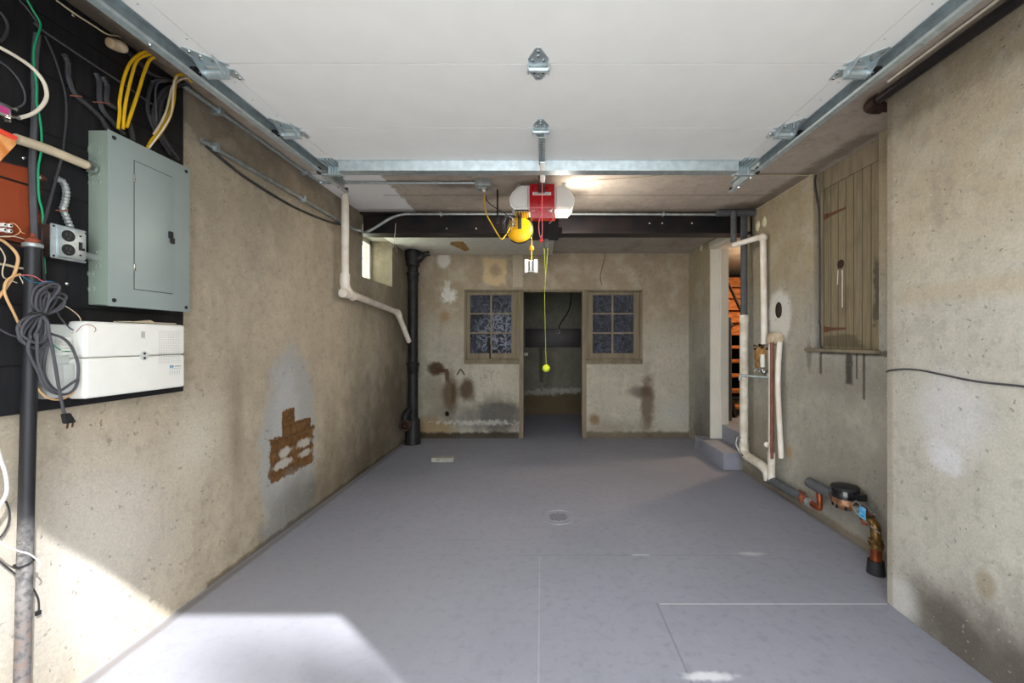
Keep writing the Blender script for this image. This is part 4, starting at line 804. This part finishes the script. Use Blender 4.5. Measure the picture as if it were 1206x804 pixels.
part('grate_holes', bm, 'dark_line', fd)
p = PX(0, 0, 1.0) if False else None
bm = B(); zt = 2.36; P_ = [PY(711.5, 291, YB-.001), PY(712.5, 300, YB-.001), PY(709, 316, YB-.001), PY(707, 325, YB-.001), PY(708.5, 336, YB-.001)]
tube(bm, P_, .004, 5); T('wall_line', 'thin dark crack running up the back wall above the right window', 'cable', bm, 'rust_brown_pipe')  # raised dark strand modelling the crack in the back wall
bm = B(); prism(bm, [PY(x, y, YB-.0005) for x, y in ((537, 441.5), (541.5, 434), (543.5, 434), (548.5, 441.5), (546, 441.5), (542.5, 436), (539.5, 441.5))], (0, -.0012, 0)); 
gf = T('painted_letters', 'faded dark painted letters A and T under the left window', 'lettering', bm, 'old_mark') if 'old_mark' in MATS else None
if gf is None: 
    simple('old_mark', (98, 92, 80), .9, var=.1); gf = T('painted_letters', 'faded dark painted letters under the left window', 'lettering', bm, 'old_mark')
bm = B()
for a, b_ in (((552, 438), (552, 444)), ((552, 441), (556, 438.5)), ((553, 441), (557, 445)), ((578.5, 438), (578.5, 449)), ((573.5, 437.5), (582, 438.5)), ((566, 441), (566, 448)), ((570, 441), (573, 448)), ((568, 445), (574, 444))):
    tube(bm, [PY(a[0], a[1], YB-.0002), PY(b_[0], b_[1], YB-.0002)], .0022, 4)
parts('letter_stroke', bm, 'old_mark', gf)
m = bpy.data.materials.new('scuffed_pipe'); t = NT(m); P = t.pos(); n = t.noise(40, 6, P, .7); n2 = t.noise(9, 4, P)
zf_ = t.m('SUBTRACT', 1.0, t.sm(t.m('ADD', t.Z, t.m('MULTIPLY', t.m('SUBTRACT', n2, .5), .15)), .60, .72))
c = t.mix(t.m('MULTIPLY', zf_, t.m('ADD', .25, t.m('MULTIPLY', t.sm(n, .38, .6), .5))), lin((40, 41, 44)), lin((150, 146, 144))); c = t.mix(t.m('MULTIPLY', t.m('SUBTRACT', 1.0, t.sm(t.Z, .28, .5)), t.m('MULTIPLY', t.sm(n, .45, .6), .6)), c, lin((112, 84, 66)))
t.out(c, .5, .2, n, .2, .002, .4); MATS['scuffed_pipe'] = m
# ---------- left: boarded panel with its electrics ----------
XB = XL+.022
board = T('backboard', 'black painted plank backboard fixed to the left wall', 'board', box(B(), (XL+.001, .95, 1.015), (XB, 1.937, ZC-.004), .002), 'black_boards')
XW = XB+.012
def wire(name, label, cat, pts, r, mat, X=XW, k=8, n=8, ridge=0.0, group=None, xj=None):
    bm = B(); P_ = [PX(p[0], p[1], X+(p[2] if len(p) > 2 else 0)) for p in pts]; tube(bm, P_, r*.86, n, True, k, ridge)
    return T(name, label, cat, bm, mat, group)
# electric panel
ep = E('electric_panel', 'grey steel electric breaker panel on the black backboard', 'electric panel', (-1.64, 1.70, 1.37)); XF = -1.588; y0, y1, z0, z1 = 1.523, 1.878, 1.378, 2.025
bm = B(); box(bm, (XB+.001, y0+.006, z0+.004), (XF-.003, y1-.006, z1-.002), .003); bd = part('panel_box', bm, 'panel_side', ep, 'green-grey box sides')
bm = B(); yk = y0+.0055; xm_ = (XB+XF)/2
for (px, py, r) in ((112, 176, .026), (112, 176, .018), (112, 192, .014), (107, 206, .009), (115, 204, .009), (107, 215, .009), (116, 214, .009), (116, 297, .008), (107, 306, .008), (116, 305, .009), (116, 313, .009), (107, 322, .012), (107, 322, .006), (108, 340, .013), (108, 340, .008)):
    p = PY(px, py, yk); bm2 = bm; tube(bm2, [Vector((p.x+r*math.cos(a), yk-.0002, p.z+r*math.sin(a))) for a in [k*math.pi/8 for k in range(17)]], .0011, 5, k=2)
parts('knockout', bm, 'panel_side', bd)
bm = B(); box(bm, (XF-.003, y0, z0), (XF, y1, z1), .0014); cv = part('cover', bm, 'panel_grey', ep)
bm = B(); dy0, dy1, dz0_, dz1_ = 1.622, 1.79, 1.452, 1.950; box(bm, (XF, dy0-.0025, dz0_-.0025), (XF+.0008, dy1+.0, dz1_+.0025)); part('door_gap', bm, 'dark_line', cv)
bm = B(); box(bm, (XF, dy0, dz0_), (XF+.0022, dy1+.003, dz1_), .001); dr = part('door', bm, 'panel_grey', ep)
bm = B(); box(bm, (XF+.002, 1.766, 1.685), (XF+.012, 1.782, 1.715), .003); box(bm, (XF+.004, 1.772, 1.665), (XF+.010, 1.792, 1.69), .003); part('latch', bm, 'black_rubber', dr, 'black latch')
for z in (1.885, 1.535): bm = B(); box(bm, (XF-.0005, dy0-.004, z-.013), (XF+.0035, dy0+.003, z+.013), .001); part('hinge', bm, 'chrome', dr)
for (yy, zz) in ((y0+.022, z0+.022), (y1-.02, z0+.02), (y0+.022, z1-.022), (y1-.02, z1-.02)):
    bm = B(); lathe(bm, (XF, yy, zz), (1, 0, 0), [(0, .008), (.002, .007)], 12); part('screw', bm, 'dark_line', cv)
# white terminal box below
nb = E('terminal_box', 'white plastic telecom terminal box below the electric panel', 'terminal box', (-1.62, 1.63, 1.05)); XN = -1.575; a0, a1, c0, c1 = 1.435, 1.838, 1.048, 1.318
bm = B(); box(bm, (XB+.001, 1.375, 1.056), (XB+.035, a1-.004, 1.305), .006); part('base_tray', bm, 'box_grey', nb, 'pale grey base tray')
bm = B(); box(bm, (XB+.03, a0, c0), (XN, a1, 1.189), .012, 3); part('lower_cover', bm, 'box_white', nb)
bm = B(); box(bm, (XB+.03, a0, 1.191), (XN, a1, c1), .012, 3); up_ = part('upper_cover', bm, 'box_white', nb)
bm = B()
for i in range(17):
    for j in range(21): lathe(bm, (XN, 1.712+i*.0062, 1.157+j*.0066), (1, 0, 0), [(-.001, .0009), (.0006, .0009)], 6)
part('speaker_holes', bm, 'dark_line', nb)
bm = B(); lathe(bm, (XN-.001, 1.649, 1.19), (1, 0, 0), [(0, .019), (.002, .018)], 20); lt = part('latch_disc', bm, 'box_grey', nb)
bm = B(); [lathe(bm, (XN+.001, 1.649, 1.19+dz), (1, 0, 0), [(0, .005), (.001, .005)], 10) for dz in (-.009, .009)]; parts('latch_hole', bm, 'dark_line', lt)
bm = B(); [box(bm, (XN-.0005, 1.762+k*.0105, 1.135), (XN+.0008, 1.769+k*.0105, 1.145), .0005) for k in range(2)]; box(bm, (XN-.0005, 1.762, 1.1305), (XN+.0006, 1.815, 1.1318)); part('blue_mark', bm, 'ink_blue', nb, 'blue printed mark')
bm = B(); [box(bm, (XN-.0005, 1.787+k*.0078, 1.138), (XN+.0006, 1.791+k*.0078, 1.142)) for k in range(4)]; part('indicator_dots', bm, 'ink', nb)
bm = B(); [box(bm, (XN-.0005, 1.762+k*.0115, 1.105), (XN+.0004, 1.7628+k*.0115, 1.124)) for k in range(5)]; part('port_marks', bm, 'cord_grey', nb)
bm = B(); [box(bm, (XN-.0005, 1.637+k*.004, 1.262-(k % 2)*.004), (XN+.0004, 1.6385+k*.004, 1.286)) for k in range(4)]; part('printed_lines', bm, 'cord_grey', nb)
bm = B(); [box(bm, (XB+.036, 1.395, 1.205+k*.011), (XB+.062, 1.425, 1.211+k*.011), .001) for k in range(5)]; box(bm, (XB+.034, 1.398, 1.20), (XB+.050, 1.43, 1.262), .002); part('terminal_block', bm, 'box_white', nb)
bm = B(); box(bm, (XB+.034, 1.40, 1.075), (XB+.06, 1.432, 1.17), .003); part('inner_block', bm, 'box_grey', nb)
bm = B(); box(bm, (XB, 1.62, 1.322), (XB+.06, 1.83, 1.326)); prism(bm, [(XB+.03, 1.66, 1.326), (XB+.03, 1.72, 1.335), (XB+.03, 1.74, 1.326)], (.02, 0, 0)); T('wood_lath', 'thin tan lath lying on top of the white terminal box', 'lath', bm, 'cord_cream')
# outlet box
oo = E('outlet_box', 'square metal double outlet box beside the grey panel', 'outlet', (-1.63, 1.41, 1.52)); XO = -1.598; oy0, oy1, oz0, oz1 = 1.362, 1.468, 1.522, 1.636
bm = B(); box(bm, (XB+.001, oy0+.002, oz0+.004), (XO-.012, oy1-.004, oz1-.004), .003); part('back_box', bm, 'rust_brown_pipe', oo, 'dark steel back box')
bm = B(); box(bm, (XO-.014, oy0, oz0), (XO-.008, oy1, oz1), .004); box(bm, (XO-.012, oy0+.014, oz0+.006), (XO, oy1-.010, oz1-.006), .006); fpl = part('cover_plate', bm, 'galvanized', oo)
for z in (1.603, 1.556):
    bm = B(); lathe(bm, (XO-.001, 1.404, z), (1, 0, 0), [(0, .0195), (.004, .019)], 20); so_ = part('socket', bm, 'black_rubber', oo, 'black socket')
    bm = B(); box(bm, (XO+.003, 1.396, z-.001), (XO+.0036, 1.3985, z+.009)); box(bm, (XO+.003, 1.407, z-.001), (XO+.0036, 1.4095, z+.009)); lathe(bm, (XO+.003, 1.403, z-.009), (1, 0, 0), [(0, .003), (.0006, .003)], 8); parts('slot', bm, 'cord_grey', so_)
bm = B(); box(bm, (XO-.001, 1.436, 1.562), (XO+.001, 1.447, 1.59)); box(bm, (XO-.001, 1.443, 1.562), (XO+.001, 1.455, 1.571)); part('switch_slot', bm, 'dark_line', fpl)
bm = B(); [lathe(bm, (XO-.001, 1.441, z), (1, 0, 0), [(0, .0035), (.003, .003)], 8) for z in (1.545, 1.611)]; [lathe(bm, (XO-.009, yy, zz), (1, 0, 0), [(0, .004), (.003, .003)], 8) for yy, zz in ((oy0+.007, oz0+.008), (oy0+.007, oz1-.008), (oy1-.006, oz0+.01), (oy1-.006, oz1-.01))]; parts('screw', bm, 'dark_line', fpl)
bm = B(); tube(bm, [(XB+.03, oy1-.006, 1.556), (XB+.03, y0+.008, 1.556)], .012, 12); tube(bm, [(XB+.03, oy1-.004, 1.556), (XB+.03, oy1+.012, 1.556)], .016, 8); part('nipple', bm, 'galvanized_dull', oo)
# flexible metal conduits
R_ = .35
wire('flex_conduit', 'corrugated flexible conduit curving down to the outlet box', 'conduit', [(66, 210), (74, 214), (78, 226), (76, 240), (74, 246), (78, 256), (84, 270)], .011, 'galvanized_dull', XW, ridge=.13)
wire('flex_conduit', 'leftmost black corrugated conduit entering the panel top', 'conduit', [(75, 63), (80, 74), (81, 92), (88, 110), (104, 125), (118, 138), (127, 152)], .0095, 'cord_black', XW, ridge=.12)
wire('flex_conduit', 'middle black corrugated conduit entering the panel top', 'conduit', [(113, 86), (117, 97), (117, 115), (121, 130), (132, 143), (146, 158)], .010, 'cord_black', XW, ridge=.11)
wire('flex_conduit', 'right black corrugated conduit bending over into the panel top', 'conduit', [(121, 90), (126, 102), (126, 120), (140, 130), (152, 146), (157, 166)], .010, 'cord_black', XW+.006, ridge=.11)
for i, (a, b) in enumerate((((83, 112.5), (96, 113.5)), ((110, 120), (129, 122)), ((66, 247.5), (80, 247)))):
    wire('pipe_clip', ('copper coloured clip on the leftmost black flexible conduit', 'copper coloured clip over the pair of black flexible conduits', 'copper coloured clip on the pale flexible conduit above the outlet')[i], 'clip', [a, ((a[0]+b[0])/2, a[1]+.5), b], .0024, 'wire_tie', XW+.012)
wire('conduit_pipe', 'fat cream grey conduit slanting into the side of the panel', 'conduit', [(18, 163), (40, 170), (62, 178), (84, 187), (106, 196)], .0175, 'cord_cream', XB+.03, n=14)
bm = B(); p = PX(105, 196, XB+.03); d = (PX(106, 196, XB+.03)-PX(84, 187, XB+.03)).normalized(); lathe(bm, p-d*.012, d, [(0, .021), (.012, .023), (.024, .021)], 8, False); T('conduit_connector', 'silver connector joining the fat conduit to the panel side', 'connector', bm, 'chrome')
# yellow and white house cables
for i, (pts, r) in enumerate((([(139, 152), (141, 132), (141, 118), (146, 92), (155, 72), (170, 61), (186, 59)], .0062), ([(145, 152), (146, 136), (149, 115), (155, 90), (161, 72), (172, 65), (190, 61)], .0062), ([(149, 150), (155, 132), (163, 108), (170, 85), (177, 70), (188, 66), (198, 64), (210, 74), (226, 96)], .0065))):
    wire('yellow_cable', ('leftmost yellow cable looping up out of the panel top', 'middle yellow cable looping up out of the panel top', 'right yellow cable arching out of the panel along the track')[i], 'cable', pts, r, 'cord_yellow', XW+.02)
wire('yellow_cable', 'yellow cable dropping into the far panel corner, left one', 'cable', [(232, 92), (222, 90), (211, 88), (206, 94), (204, 112), (200, 132), (191, 150), (178, 166), (172, 178)], .0065, 'cord_yellow', XW+.03)
wire('yellow_cable', 'yellow cable dropping into the far panel corner, right one', 'cable', [(226, 97), (216, 88), (208, 90), (206, 104), (205, 118), (200, 138), (188, 158), (176, 171)], .0058, 'cord_yellow', XW+.042)
wire('white_cable', 'cream cable running down beside the yellow pair into the panel', 'cable', [(222, 92), (214, 93), (204, 101), (200, 114), (196, 130), (190, 144), (181, 158)], .0050, 'cord_cream', XW+.05)
wire('white_cable', 'pinkish white thin cable right of the yellow pair', 'cable', [(208, 90), (205, 98), (204, 112), (203, 126), (200, 138), (192, 152), (183, 164), (176, 174)], .0034, 'cord_white', XW+.058)
bl = ('outermost left black cable in the bundle above the panel', 'second black cable in the bundle above the panel', 'third black cable in the bundle above the panel', 'innermost black cable beside the yellow pair')
for i, (pts, r, rg) in enumerate((([(232, 101), (212, 98), (192, 93), (180, 98), (175, 112), (174, 130), (180, 148), (190, 166), (200, 182)], .0085, 0), ([(236, 103), (218, 100), (200, 103), (188, 112), (182, 128), (181, 142), (188, 158), (200, 176)], .0095, .11), ([(232, 100), (214, 98), (202, 106), (192, 116), (188, 134), (188, 150), (196, 168), (210, 188)], .0090, .11), ([(178, 96), (188, 94), (196, 95), (194, 96), (186, 98), (183, 110), (184, 130), (185, 148)], .0042, 0))):
    wire('black_cable', bl[i], 'cable', pts, r, 'cord_black' if i < 3 else 'cord_grey', XW+.004*i, ridge=rg)
# lampholder high on the board
lh = E('lampholder', 'small porcelain lampholder high on the backboard below the ceiling', 'lampholder', PX(135, 52, XB+.03)); p = PX(128, 50, XB+.03); q = PX(145, 56, XB+.03); d = (q-p).normalized()
bm = B(); lathe(bm, p, d, [(0, .012), (.004, .018), (.02, .021), (.04, .022), (.055, .020), (.060, .018)], 16); part('holder_body', bm, 'porcelain', lh); bm = B(); lathe(bm, q-d*.002, d, [(0, .010), (.01, .010)], 12); part('socket_hole', bm, 'dark_line', lh)
wire('black_cable', 'black lead running from the lampholder to the cable bundle', 'cable', [(146, 58), (156, 66), (166, 76), (176, 86), (190, 92)], .0085, 'cord_black', XW)
wire('white_cable', 'thin cream cable along the top edge of the backboard', 'cable', [(66, 0), (88, 16), (110, 30), (126, 40), (140, 43), (154, 49), (164, 57)], .0035, 'cord_cream', XB+.006)
# long black and grey wires
wire('black_cable', 'long black cable crossing the backboard diagonally to the bundle', 'cable', [(40, 27), (52, 37), (80, 56), (110, 76), (142, 97), (172, 118), (192, 130)], .0042, 'cord_grey', XW)
wire('grey_wire', 'thin grey wire coming down from the top left to the nail', 'wire', [(23, 0), (32, 10), (42, 24), (46, 30)], .0026, 'cord_grey', XW)
wire('black_cable', 'thin black cable curving down the middle of the backboard', 'cable', [(53, 42), (62, 62), (70, 85), (77, 112), (78, 140), (76, 160), (74, 180)], .0035, 'cord_black', XW)
wire('green_wire', 'green ground wire snaking down from the top of the backboard', 'wire', [(32, 0), (40, 14), (47, 26), (47, 34), (43, 45), (40, 58), (40, 78), (43, 100), (43, 120), (47, 140), (49, 160), (48, 180), (45, 200), (46, 232), (50, 250), (51, 280), (52, 305), (53, 322)], .0032, 'cord_green', XW+.014)
wire('conduit_sleeve', 'dark plastic sleeved cable bundle rising from the black pipe top', 'cable', [(44, 40), (41, 70), (41, 110), (40, 150), (38, 190), (39, 235), (41, 283)], .0105, 'cord_grey', XW+.0)
wire('black_cable', 'flat black cable slanting from the conduit to behind the pipe', 'cable', [(72, 188), (66, 210), (58, 240), (51, 270), (50, 300), (52, 332)], .0045, 'cord_black', XW+.018)
wire('black_cable', 'looped black cable at the upper left edge of the backboard', 'cable', [(0, 14), (6, 22), (9, 32), (6, 42), (0, 50)], .005, 'cord_black', XW)
wire('white_cable', 'thick white coax cable looping off the backboard at the left', 'cable', [(-6, 52), (0, 56), (18, 66), (38, 80), (51, 96), (55, 112), (50, 124), (38, 134), (22, 139)], .0062, 'cord_white', XW+.02)
wire('grey_wire', 'thin dark coax loop above the splitter', 'wire', [(-4, 70), (10, 80), (22, 94), (29, 110), (28, 122), (18, 128)], .0028, 'cord_grey', XW+.012)
sp_ = E('coax_splitter', 'silver coax splitter with a pink label at the left edge', 'splitter', PX(4, 132, XW+.02)); p = PX(0, 124, XW+.02); q = PX(8, 140, XW+.02)
bm = B(); box(bm, (p.x-.01, p.y-.03, q.z-.004), (p.x+.016, q.y, p.z+.006), .004); part('splitter_body', bm, 'chrome', sp_); bm = B(); box(bm, (p.x+.016, p.y-.02, q.z+.006), (p.x+.0175, p.y+.008, p.z-.006)); part('label_sticker', bm, 'pink_label', sp_)
for (a, b) in (((6, 126.5), (19, 128.5)), ((8, 136.5), (22, 139)), ((3, 141), (11, 142.5))):
    bm = B(); A, D_ = PX(*a, XW+.02), PX(*b, XW+.02); tube(bm, [A, A.lerp(D_, .45), A.lerp(D_, .5), A.lerp(D_, .8), A.lerp(D_, .85), D_], [.0065, .0065, .005, .005, .0062, .0062], 8, smooth=False); part('connector', bm, 'chrome', sp_)
ot = E('orange_sign', 'orange and red card hung at the left edge of the board', 'card', PX(5, 170, XW+.05)); Xo = XW+.045
bm = B(); prism(bm, [PX(x, y, Xo) for x, y in ((-14, 152), (18, 166), (18, 170), (0, 189), (-14, 198))], (.003, 0, 0)); part('card', bm, 'orange_tag', ot)
bm = B(); prism(bm, [PX(x, y, Xo+.003) for x, y in ((-14, 148), (0, 151.5), (20, 161), (20, 164.5), (16, 165), (0, 157), (-14, 152))], (.002, 0, 0)); part('card_band', bm, 'red_bright', ot, 'red band')
# terminals and wire ends on the bare wood
tk = E('terminal_cluster', 'cluster of small white ring terminals on the bare wood', 'terminal', PX(4, 268, XB+.006))
for (x, y) in ((0, 264.5), (7, 265.5), (0, 270.5), (7, 272)):
    bm = B(); p = PX(x, y, XB); lathe(bm, p, (1, 0, 0), [(0, .006), (.014, .006), (.016, .004)], 12); k_ = part('ring_terminal', bm, 'box_white', tk); bm = B(); lathe(bm, p+Vector((.0155, 0, 0)), (1, 0, 0), [(0, .003), (.001, .003)], 8); part('terminal_hole', bm, 'dark_line', k_)
wire('thin_wire', 'thin yellow wire loop from the ring terminals, upper', 'wire', [(9, 264), (16, 263), (22, 268), (25, 273), (29, 275)], .0014, 'cord_tan', XW)
wire('thin_wire', 'thin yellow wire loop from the ring terminals, lower', 'wire', [(-2, 278), (10, 279), (20, 276), (24, 272), (23, 270)], .0014, 'cord_tan', XW)
wire('thin_wire', 'thin pale wire running from the left edge to the pipe cap', 'wire', [(-4, 279), (8, 278), (20, 279), (30, 282)], .0013, 'cord_white', XW+.01)
wire('cream_cable', 'cream cable running level behind the black pipe', 'cable', [(-6, 310), (8, 312), (20, 315), (32, 317)], .0042, 'cord_cream', XW)
wire('tan_cable', 'tan cable curving down left of the black pipe, upper one', 'cable', [(-4, 281), (4, 284), (14, 292), (20, 300), (21, 308), (17, 322), (10, 334), (3, 344), (-6, 356)], .0048, 'cord_tan', XW+.008)
wire('tan_cable', 'tan cable bending down to behind the coiled cord', 'cable', [(24, 323), (14, 326), (7, 332), (5, 342), (8, 352), (16, 368), (24, 385)], .0040, 'cord_tan', XW+.014)
wire('thin_wire', 'greenish white thin wire at the far left of the board', 'wire', [(-3, 288), (4, 298), (6, 306), (3, 318), (4, 326), (10, 329), (20, 333)], .0018, 'cord_cream', XW+.01)
wire('thin_wire', 'red and white thin wire end sprouting beside the pipe', 'wire', [(24, 324), (34, 324), (42, 326), (50, 331), (56, 332)], .0013, 'cord_pink', XW+.05)
wire('thin_wire', 'light blue thin wire end beside the pipe', 'wire', [(26, 325), (36, 331), (46, 333), (54, 331), (63, 332)], .0013, 'ink_blue', XW+.05)
wire('thin_wire', 'short white wire end pointing down left of the pipe', 'wire', [(23, 325), (26, 331), (29, 338)], .0013, 'cord_white', XW+.02)
# vertical black pipe
vp = E('conduit_riser', 'tall scratched black steel pipe standing left of the panel', 'pipe', (-1.60, 1.30, 0)); xv = XB+.045
pT, pB = PX(38.5, 288, xv), PX(26, 804, xv); pB2 = pT+(pB-pT)*1.14; pB2.z = 0.0
bm = B(); tube(bm, [pT, pB2], [.0175, .0185], 20); part('pipe_run', bm, 'scuffed_pipe', vp)
bm = B(); lathe(bm, pT+Vector((0, 0, -.002)), (0, 0, 1), [(-.008, .019), (-.006, .0235), (.004, .0235), (.006, .02)], 20); part('cap_ring', bm, 'galvanized_dull', vp); bm = B(); lathe(bm, pT, (0, 0, 1), [(.004, .017), (.016, .017), (.02, .012), (.026, .005), (.036, .005)], 16); part('pipe_cap', bm, 'rust', vp, 'rusty brown cap')
# coiled extension cord with its plug
ec = E('extension_cord', 'coiled dark extension cord tied to the pipe, plug hanging down', 'cord', PX(60, 420, -1.56)); XC_ = xv+.030; random.seed(11); bm = B(); rc_ = .0042
UL = [[(50,371),(40,352),(44,338),(56,333),(66,338),(60,352),(52,371)], [(50,371),(44,356),(50,342),(60,338),(70,342),(66,354),(54,371)],
      [(50,371),(38,358),(39,344),(46,336),(54,340),(52,356),(50,371)], [(51,371),(52,352),(62,346),(74,346),(78,351),(70,361),(54,371)],
      [(49,371),(47,352),(52,344),(58,346),(56,358),(51,371)], [(51,371),(58,356),(66,350),(76,354),(72,363),(54,371)], [(50,371),(43,362),(43,350),(48,341),(64,334),(70,340),(58,356),(52,371)]]
for k, pts in enumerate(UL): tube(bm, [PX(x, y, XC_+.0035*(k-3)) for x, y in pts], rc_*.85, 8, k=7)
LL = [[(48,370),(34,376),(24,388),(22,398),(30,405),(44,408),(52,400),(54,384),(51,371)], [(48,370),(38,378),(29,390),(29,400),(38,404),(48,396),(52,382),(51,371)],
      [(48,370),(42,380),(35,392),(36,400),(42,400),(48,390),(51,371)], [(49,370),(31,374),(21,384),(23,396),(34,408),(48,410),(57,400),(57,384),(51,371)],
      [(49,370),(46,384),(41,396),(46,402),(53,394),(54,380),(51,371)], [(48,370),(36,374),(27,384),(26,394),(34,400),(45,404),(55,396),(56,380),(51,371)]]
for k, pts in enumerate(LL): tube(bm, [PX(x, y, XC_+.0045*(k-2)) for x, y in pts], rc_*.9, 8, k=7)
parts('cord_loop', bm, 'cord_grey', ec)
bm = B(); tube(bm, [PX(34, 370, XC_+.01), PX(40, 368, XC_+.024), PX(50, 368.5, XC_+.03), PX(57, 371, XC_+.02)], .0028, 6); part('cord_tie', bm, 'black_rubber', ec)
bm = B(); tube(bm, [PX(x, y, XC_+.01) for x, y in ((36, 395), (33, 412), (40, 428), (46, 440), (50, 452), (62, 462), (78, 464), (89, 456), (92, 440), (91, 425), (84, 408), (74, 398), (60, 393))], rc_, 8); tube(bm, [PX(x, y, XC_+.016) for x, y in ((44, 392), (44, 420), (50, 442), (58, 456), (70, 460), (86, 450), (92, 446))], rc_, 8); tube(bm, [PX(x, y, XC_+.004) for x, y in ((58, 392), (56, 408), (52, 424), (52, 440), (58, 452), (66, 460))], rc_, 8); parts('hanging_loop', bm, 'cord_grey', ec)
bm = B(); tube(bm, [PX(x, y, XC_+.024) for x, y in ((50, 372), (56, 380), (58, 394), (62, 412), (66, 436), (70, 460), (74, 480), (77, 490))], rc_, 8); part('plug_lead', bm, 'cord_grey', ec)
bm = B(); a, b, c_, d = PX(73.5, 487, XC_+.024), PX(80, 486, XC_+.024), PX(87, 497, XC_+.024), PX(76, 499, XC_+.024); prism(bm, [a+Vector((-.009, 0, 0)), b+Vector((-.009, 0, 0)), c_+Vector((-.009, 0, 0)), d+Vector((-.009, 0, 0))], (.02, 0, 0)); bmesh.ops.bevel(bm, geom=bm.edges[:], offset=.002, segments=2, affect='EDGES'); part('plug', bm, 'black_rubber', ec, 'black plug')
bm = B(); [obox(bm, PX(x, y, XC_+.024), (1, 0, 0), (0, 1, -.15), (0, .15, 1), (.006, .0016, .017)) for x, y in ((79.5, 501.5), (85.5, 500))]; parts('plug_prong', bm, 'brass', ec)
wire('grey_wire', 'grey wire coming from the left edge into the cord coil', 'wire', [(-6, 385), (2, 389), (12, 394), (22, 397), (30, 399)], .0028, 'cord_grey', XC_-.01)
wire('tan_cable', 'tan cable looping under the coiled cord into the terminal box', 'cable', [(41, 438), (41, 448), (46, 460), (58, 469), (72, 470), (84, 464), (95, 452)], .0036, 'cord_tan', XC_-.02)
wire('green_wire', 'short green wire running from the cord coil into the terminal box', 'wire', [(58, 398), (64, 407), (72, 412), (82, 414), (92, 415.5)], .0022, 'cord_green', XC_-.02)
wire('thin_wire', 'thin cream wire dropping into the top of the terminal box', 'wire', [(75, 359), (86, 366), (94, 374), (95, 384), (91, 391), (84, 392)], .0018, 'cord_cream', XW+.04)
wire('thin_wire', 'curled brown wire over the top corner of the terminal box', 'wire', [(90, 391), (96, 384), (103, 382), (110, 384), (113, 388), (111, 391)], .0012, 'wire_tie', XN+.004)
wire('grey_wire', 'dark wire slanting from the cord coil to the terminal block', 'wire', [(65, 364), (72, 375), (82, 386), (94, 392)], .0026, 'cord_grey', XW+.04)
# lower wires on the wall
Xw2 = XL+.012
wire('white_cable', 'thick white cable hanging at the left edge on the wall', 'cable', [(-6, 515), (0, 538), (6, 556), (8, 576), (4, 588), (-6, 602)], .0052, 'ink_white', Xw2+.05)
wire('black_cable', 'short black cable curving on the wall at the left edge', 'cable', [(7, 590), (11, 602), (10, 616), (4, 628), (-4, 636)], .0030, 'cord_black', Xw2)
wire('black_cable', 'thin black cable passing behind the pipe, its tip on the sunlit wall', 'cable', [(-6, 656), (6, 666), (22, 679), (36, 690), (44, 702), (46, 714), (45, 721)], .0028, 'cord_black', Xw2)
bm = B(); p = PX(45, 721, Xw2); box(bm, p-Vector((.005, .006, .008)), p+Vector((.005, .006, .006)), .002); T('cable_tip', 'small black connector at the end of the thin lower cable', 'connector', bm, 'black_rubber')
wire('white_cable', 'thin white wire crossing the lower pipe', 'wire', [(-6, 632), (4, 641), (20, 648), (34, 652), (44, 659), (47, 664), (45, 668)], .0026, 'ink_white', xv+.03)
# pipe strap
bm = B(); pc = pT.lerp(pB2, (664-288)/(804-288)*.877); tube(bm, [pc+Vector((.021*math.cos(a), .021*math.sin(a), .008*math.sin(a)-.006)) for a in [math.radians(x) for x in range(-150, 60, 15)]], .0035, 6, k=2); T('pipe_band', 'black band round the lower part of the tall pipe', 'band', bm, 'black_rubber')
# bare nails / screws on the board
for i, (x, y, lab) in enumerate(((85, 18, 'silver nail high on the backboard'), (27, 186, 'silver screw above the bare wood'), (47, 209, 'silver screw right of the bare wood'), (78, 334, 'small silver nail below the outlet box'))):
    bm = B(); p = PX(x, y, XB); lathe(bm, p, (1, 0, 0), [(0, .004), (.004, .006), (.006, .004)], 8); T('nail', lab, 'nail', bm, 'chrome')
# ---------- the tree in the yard whose leaves dapple the sun on the floor ----------
simple('bark', (96, 82, 68), .9, bump=.6); simple('leaf_green', (84, 120, 56), .6, nscale=3)
tr_ = E('tree', 'tall leafy tree in the yard outside the garage opening', 'tree', (11.0, -9.6, 0)); sd = Vector((-.753, .658, -.819)); random.seed(5)
bm = B(); tube(bm, [(11.0, -9.6, -.01), (11.0, -9.5, 3), (10.9, -9.6, 7), (10.6, -9.4, 11), (10.4, -9.2, 14)], [.28]*9+[.22]*8+[.15]*8+[.06]*8, 12)
fol = B()
for (fx, fy, r, n_, t_) in ((-.74, 1.50, .09, 120, 14.0), (-.50, 1.36, .10, 110, 14.4), (-1.18, 1.60, .05, 34, 14.3), (-.92, 1.60, .08, 36, 14.2), (-.60, 1.62, .07, 24, 13.8), (-.3, .9, .4, 160, 13.2), (-2.6, 1.0, .3, 40, 15)):
    c = Vector((fx, fy, 0))-sd*t_; tube(bm, [(10.7, -9.4, c.z-1.2), (10.7+(c.x-10.7)*.5, -9.4+(c.y+9.4)*.5, c.z-.5), c], [.07]*8+[.03]*8+[.01], 8)
    for _ in range(n_):
        p = c+Vector((random.gauss(0, r*.6), random.gauss(0, r*.6), random.gauss(0, r*.6))); a = Vector((random.uniform(-1, 1), random.uniform(-1, 1), random.uniform(-1, 1))).normalized(); u = a.orthogonal().normalized(); v = a.cross(u); s_ = random.uniform(.04, .07)
        fol.faces.new([fol.verts.new(p+u*s_), fol.verts.new(p+v*s_*.6+a*.01), fol.verts.new(p-u*s_), fol.verts.new(p-v*s_*.6+a*.01)])
part('trunk', bm, 'bark', tr_); fo = part('foliage', fol, 'leaf_green', tr_); fo['kind'] = 'stuff'
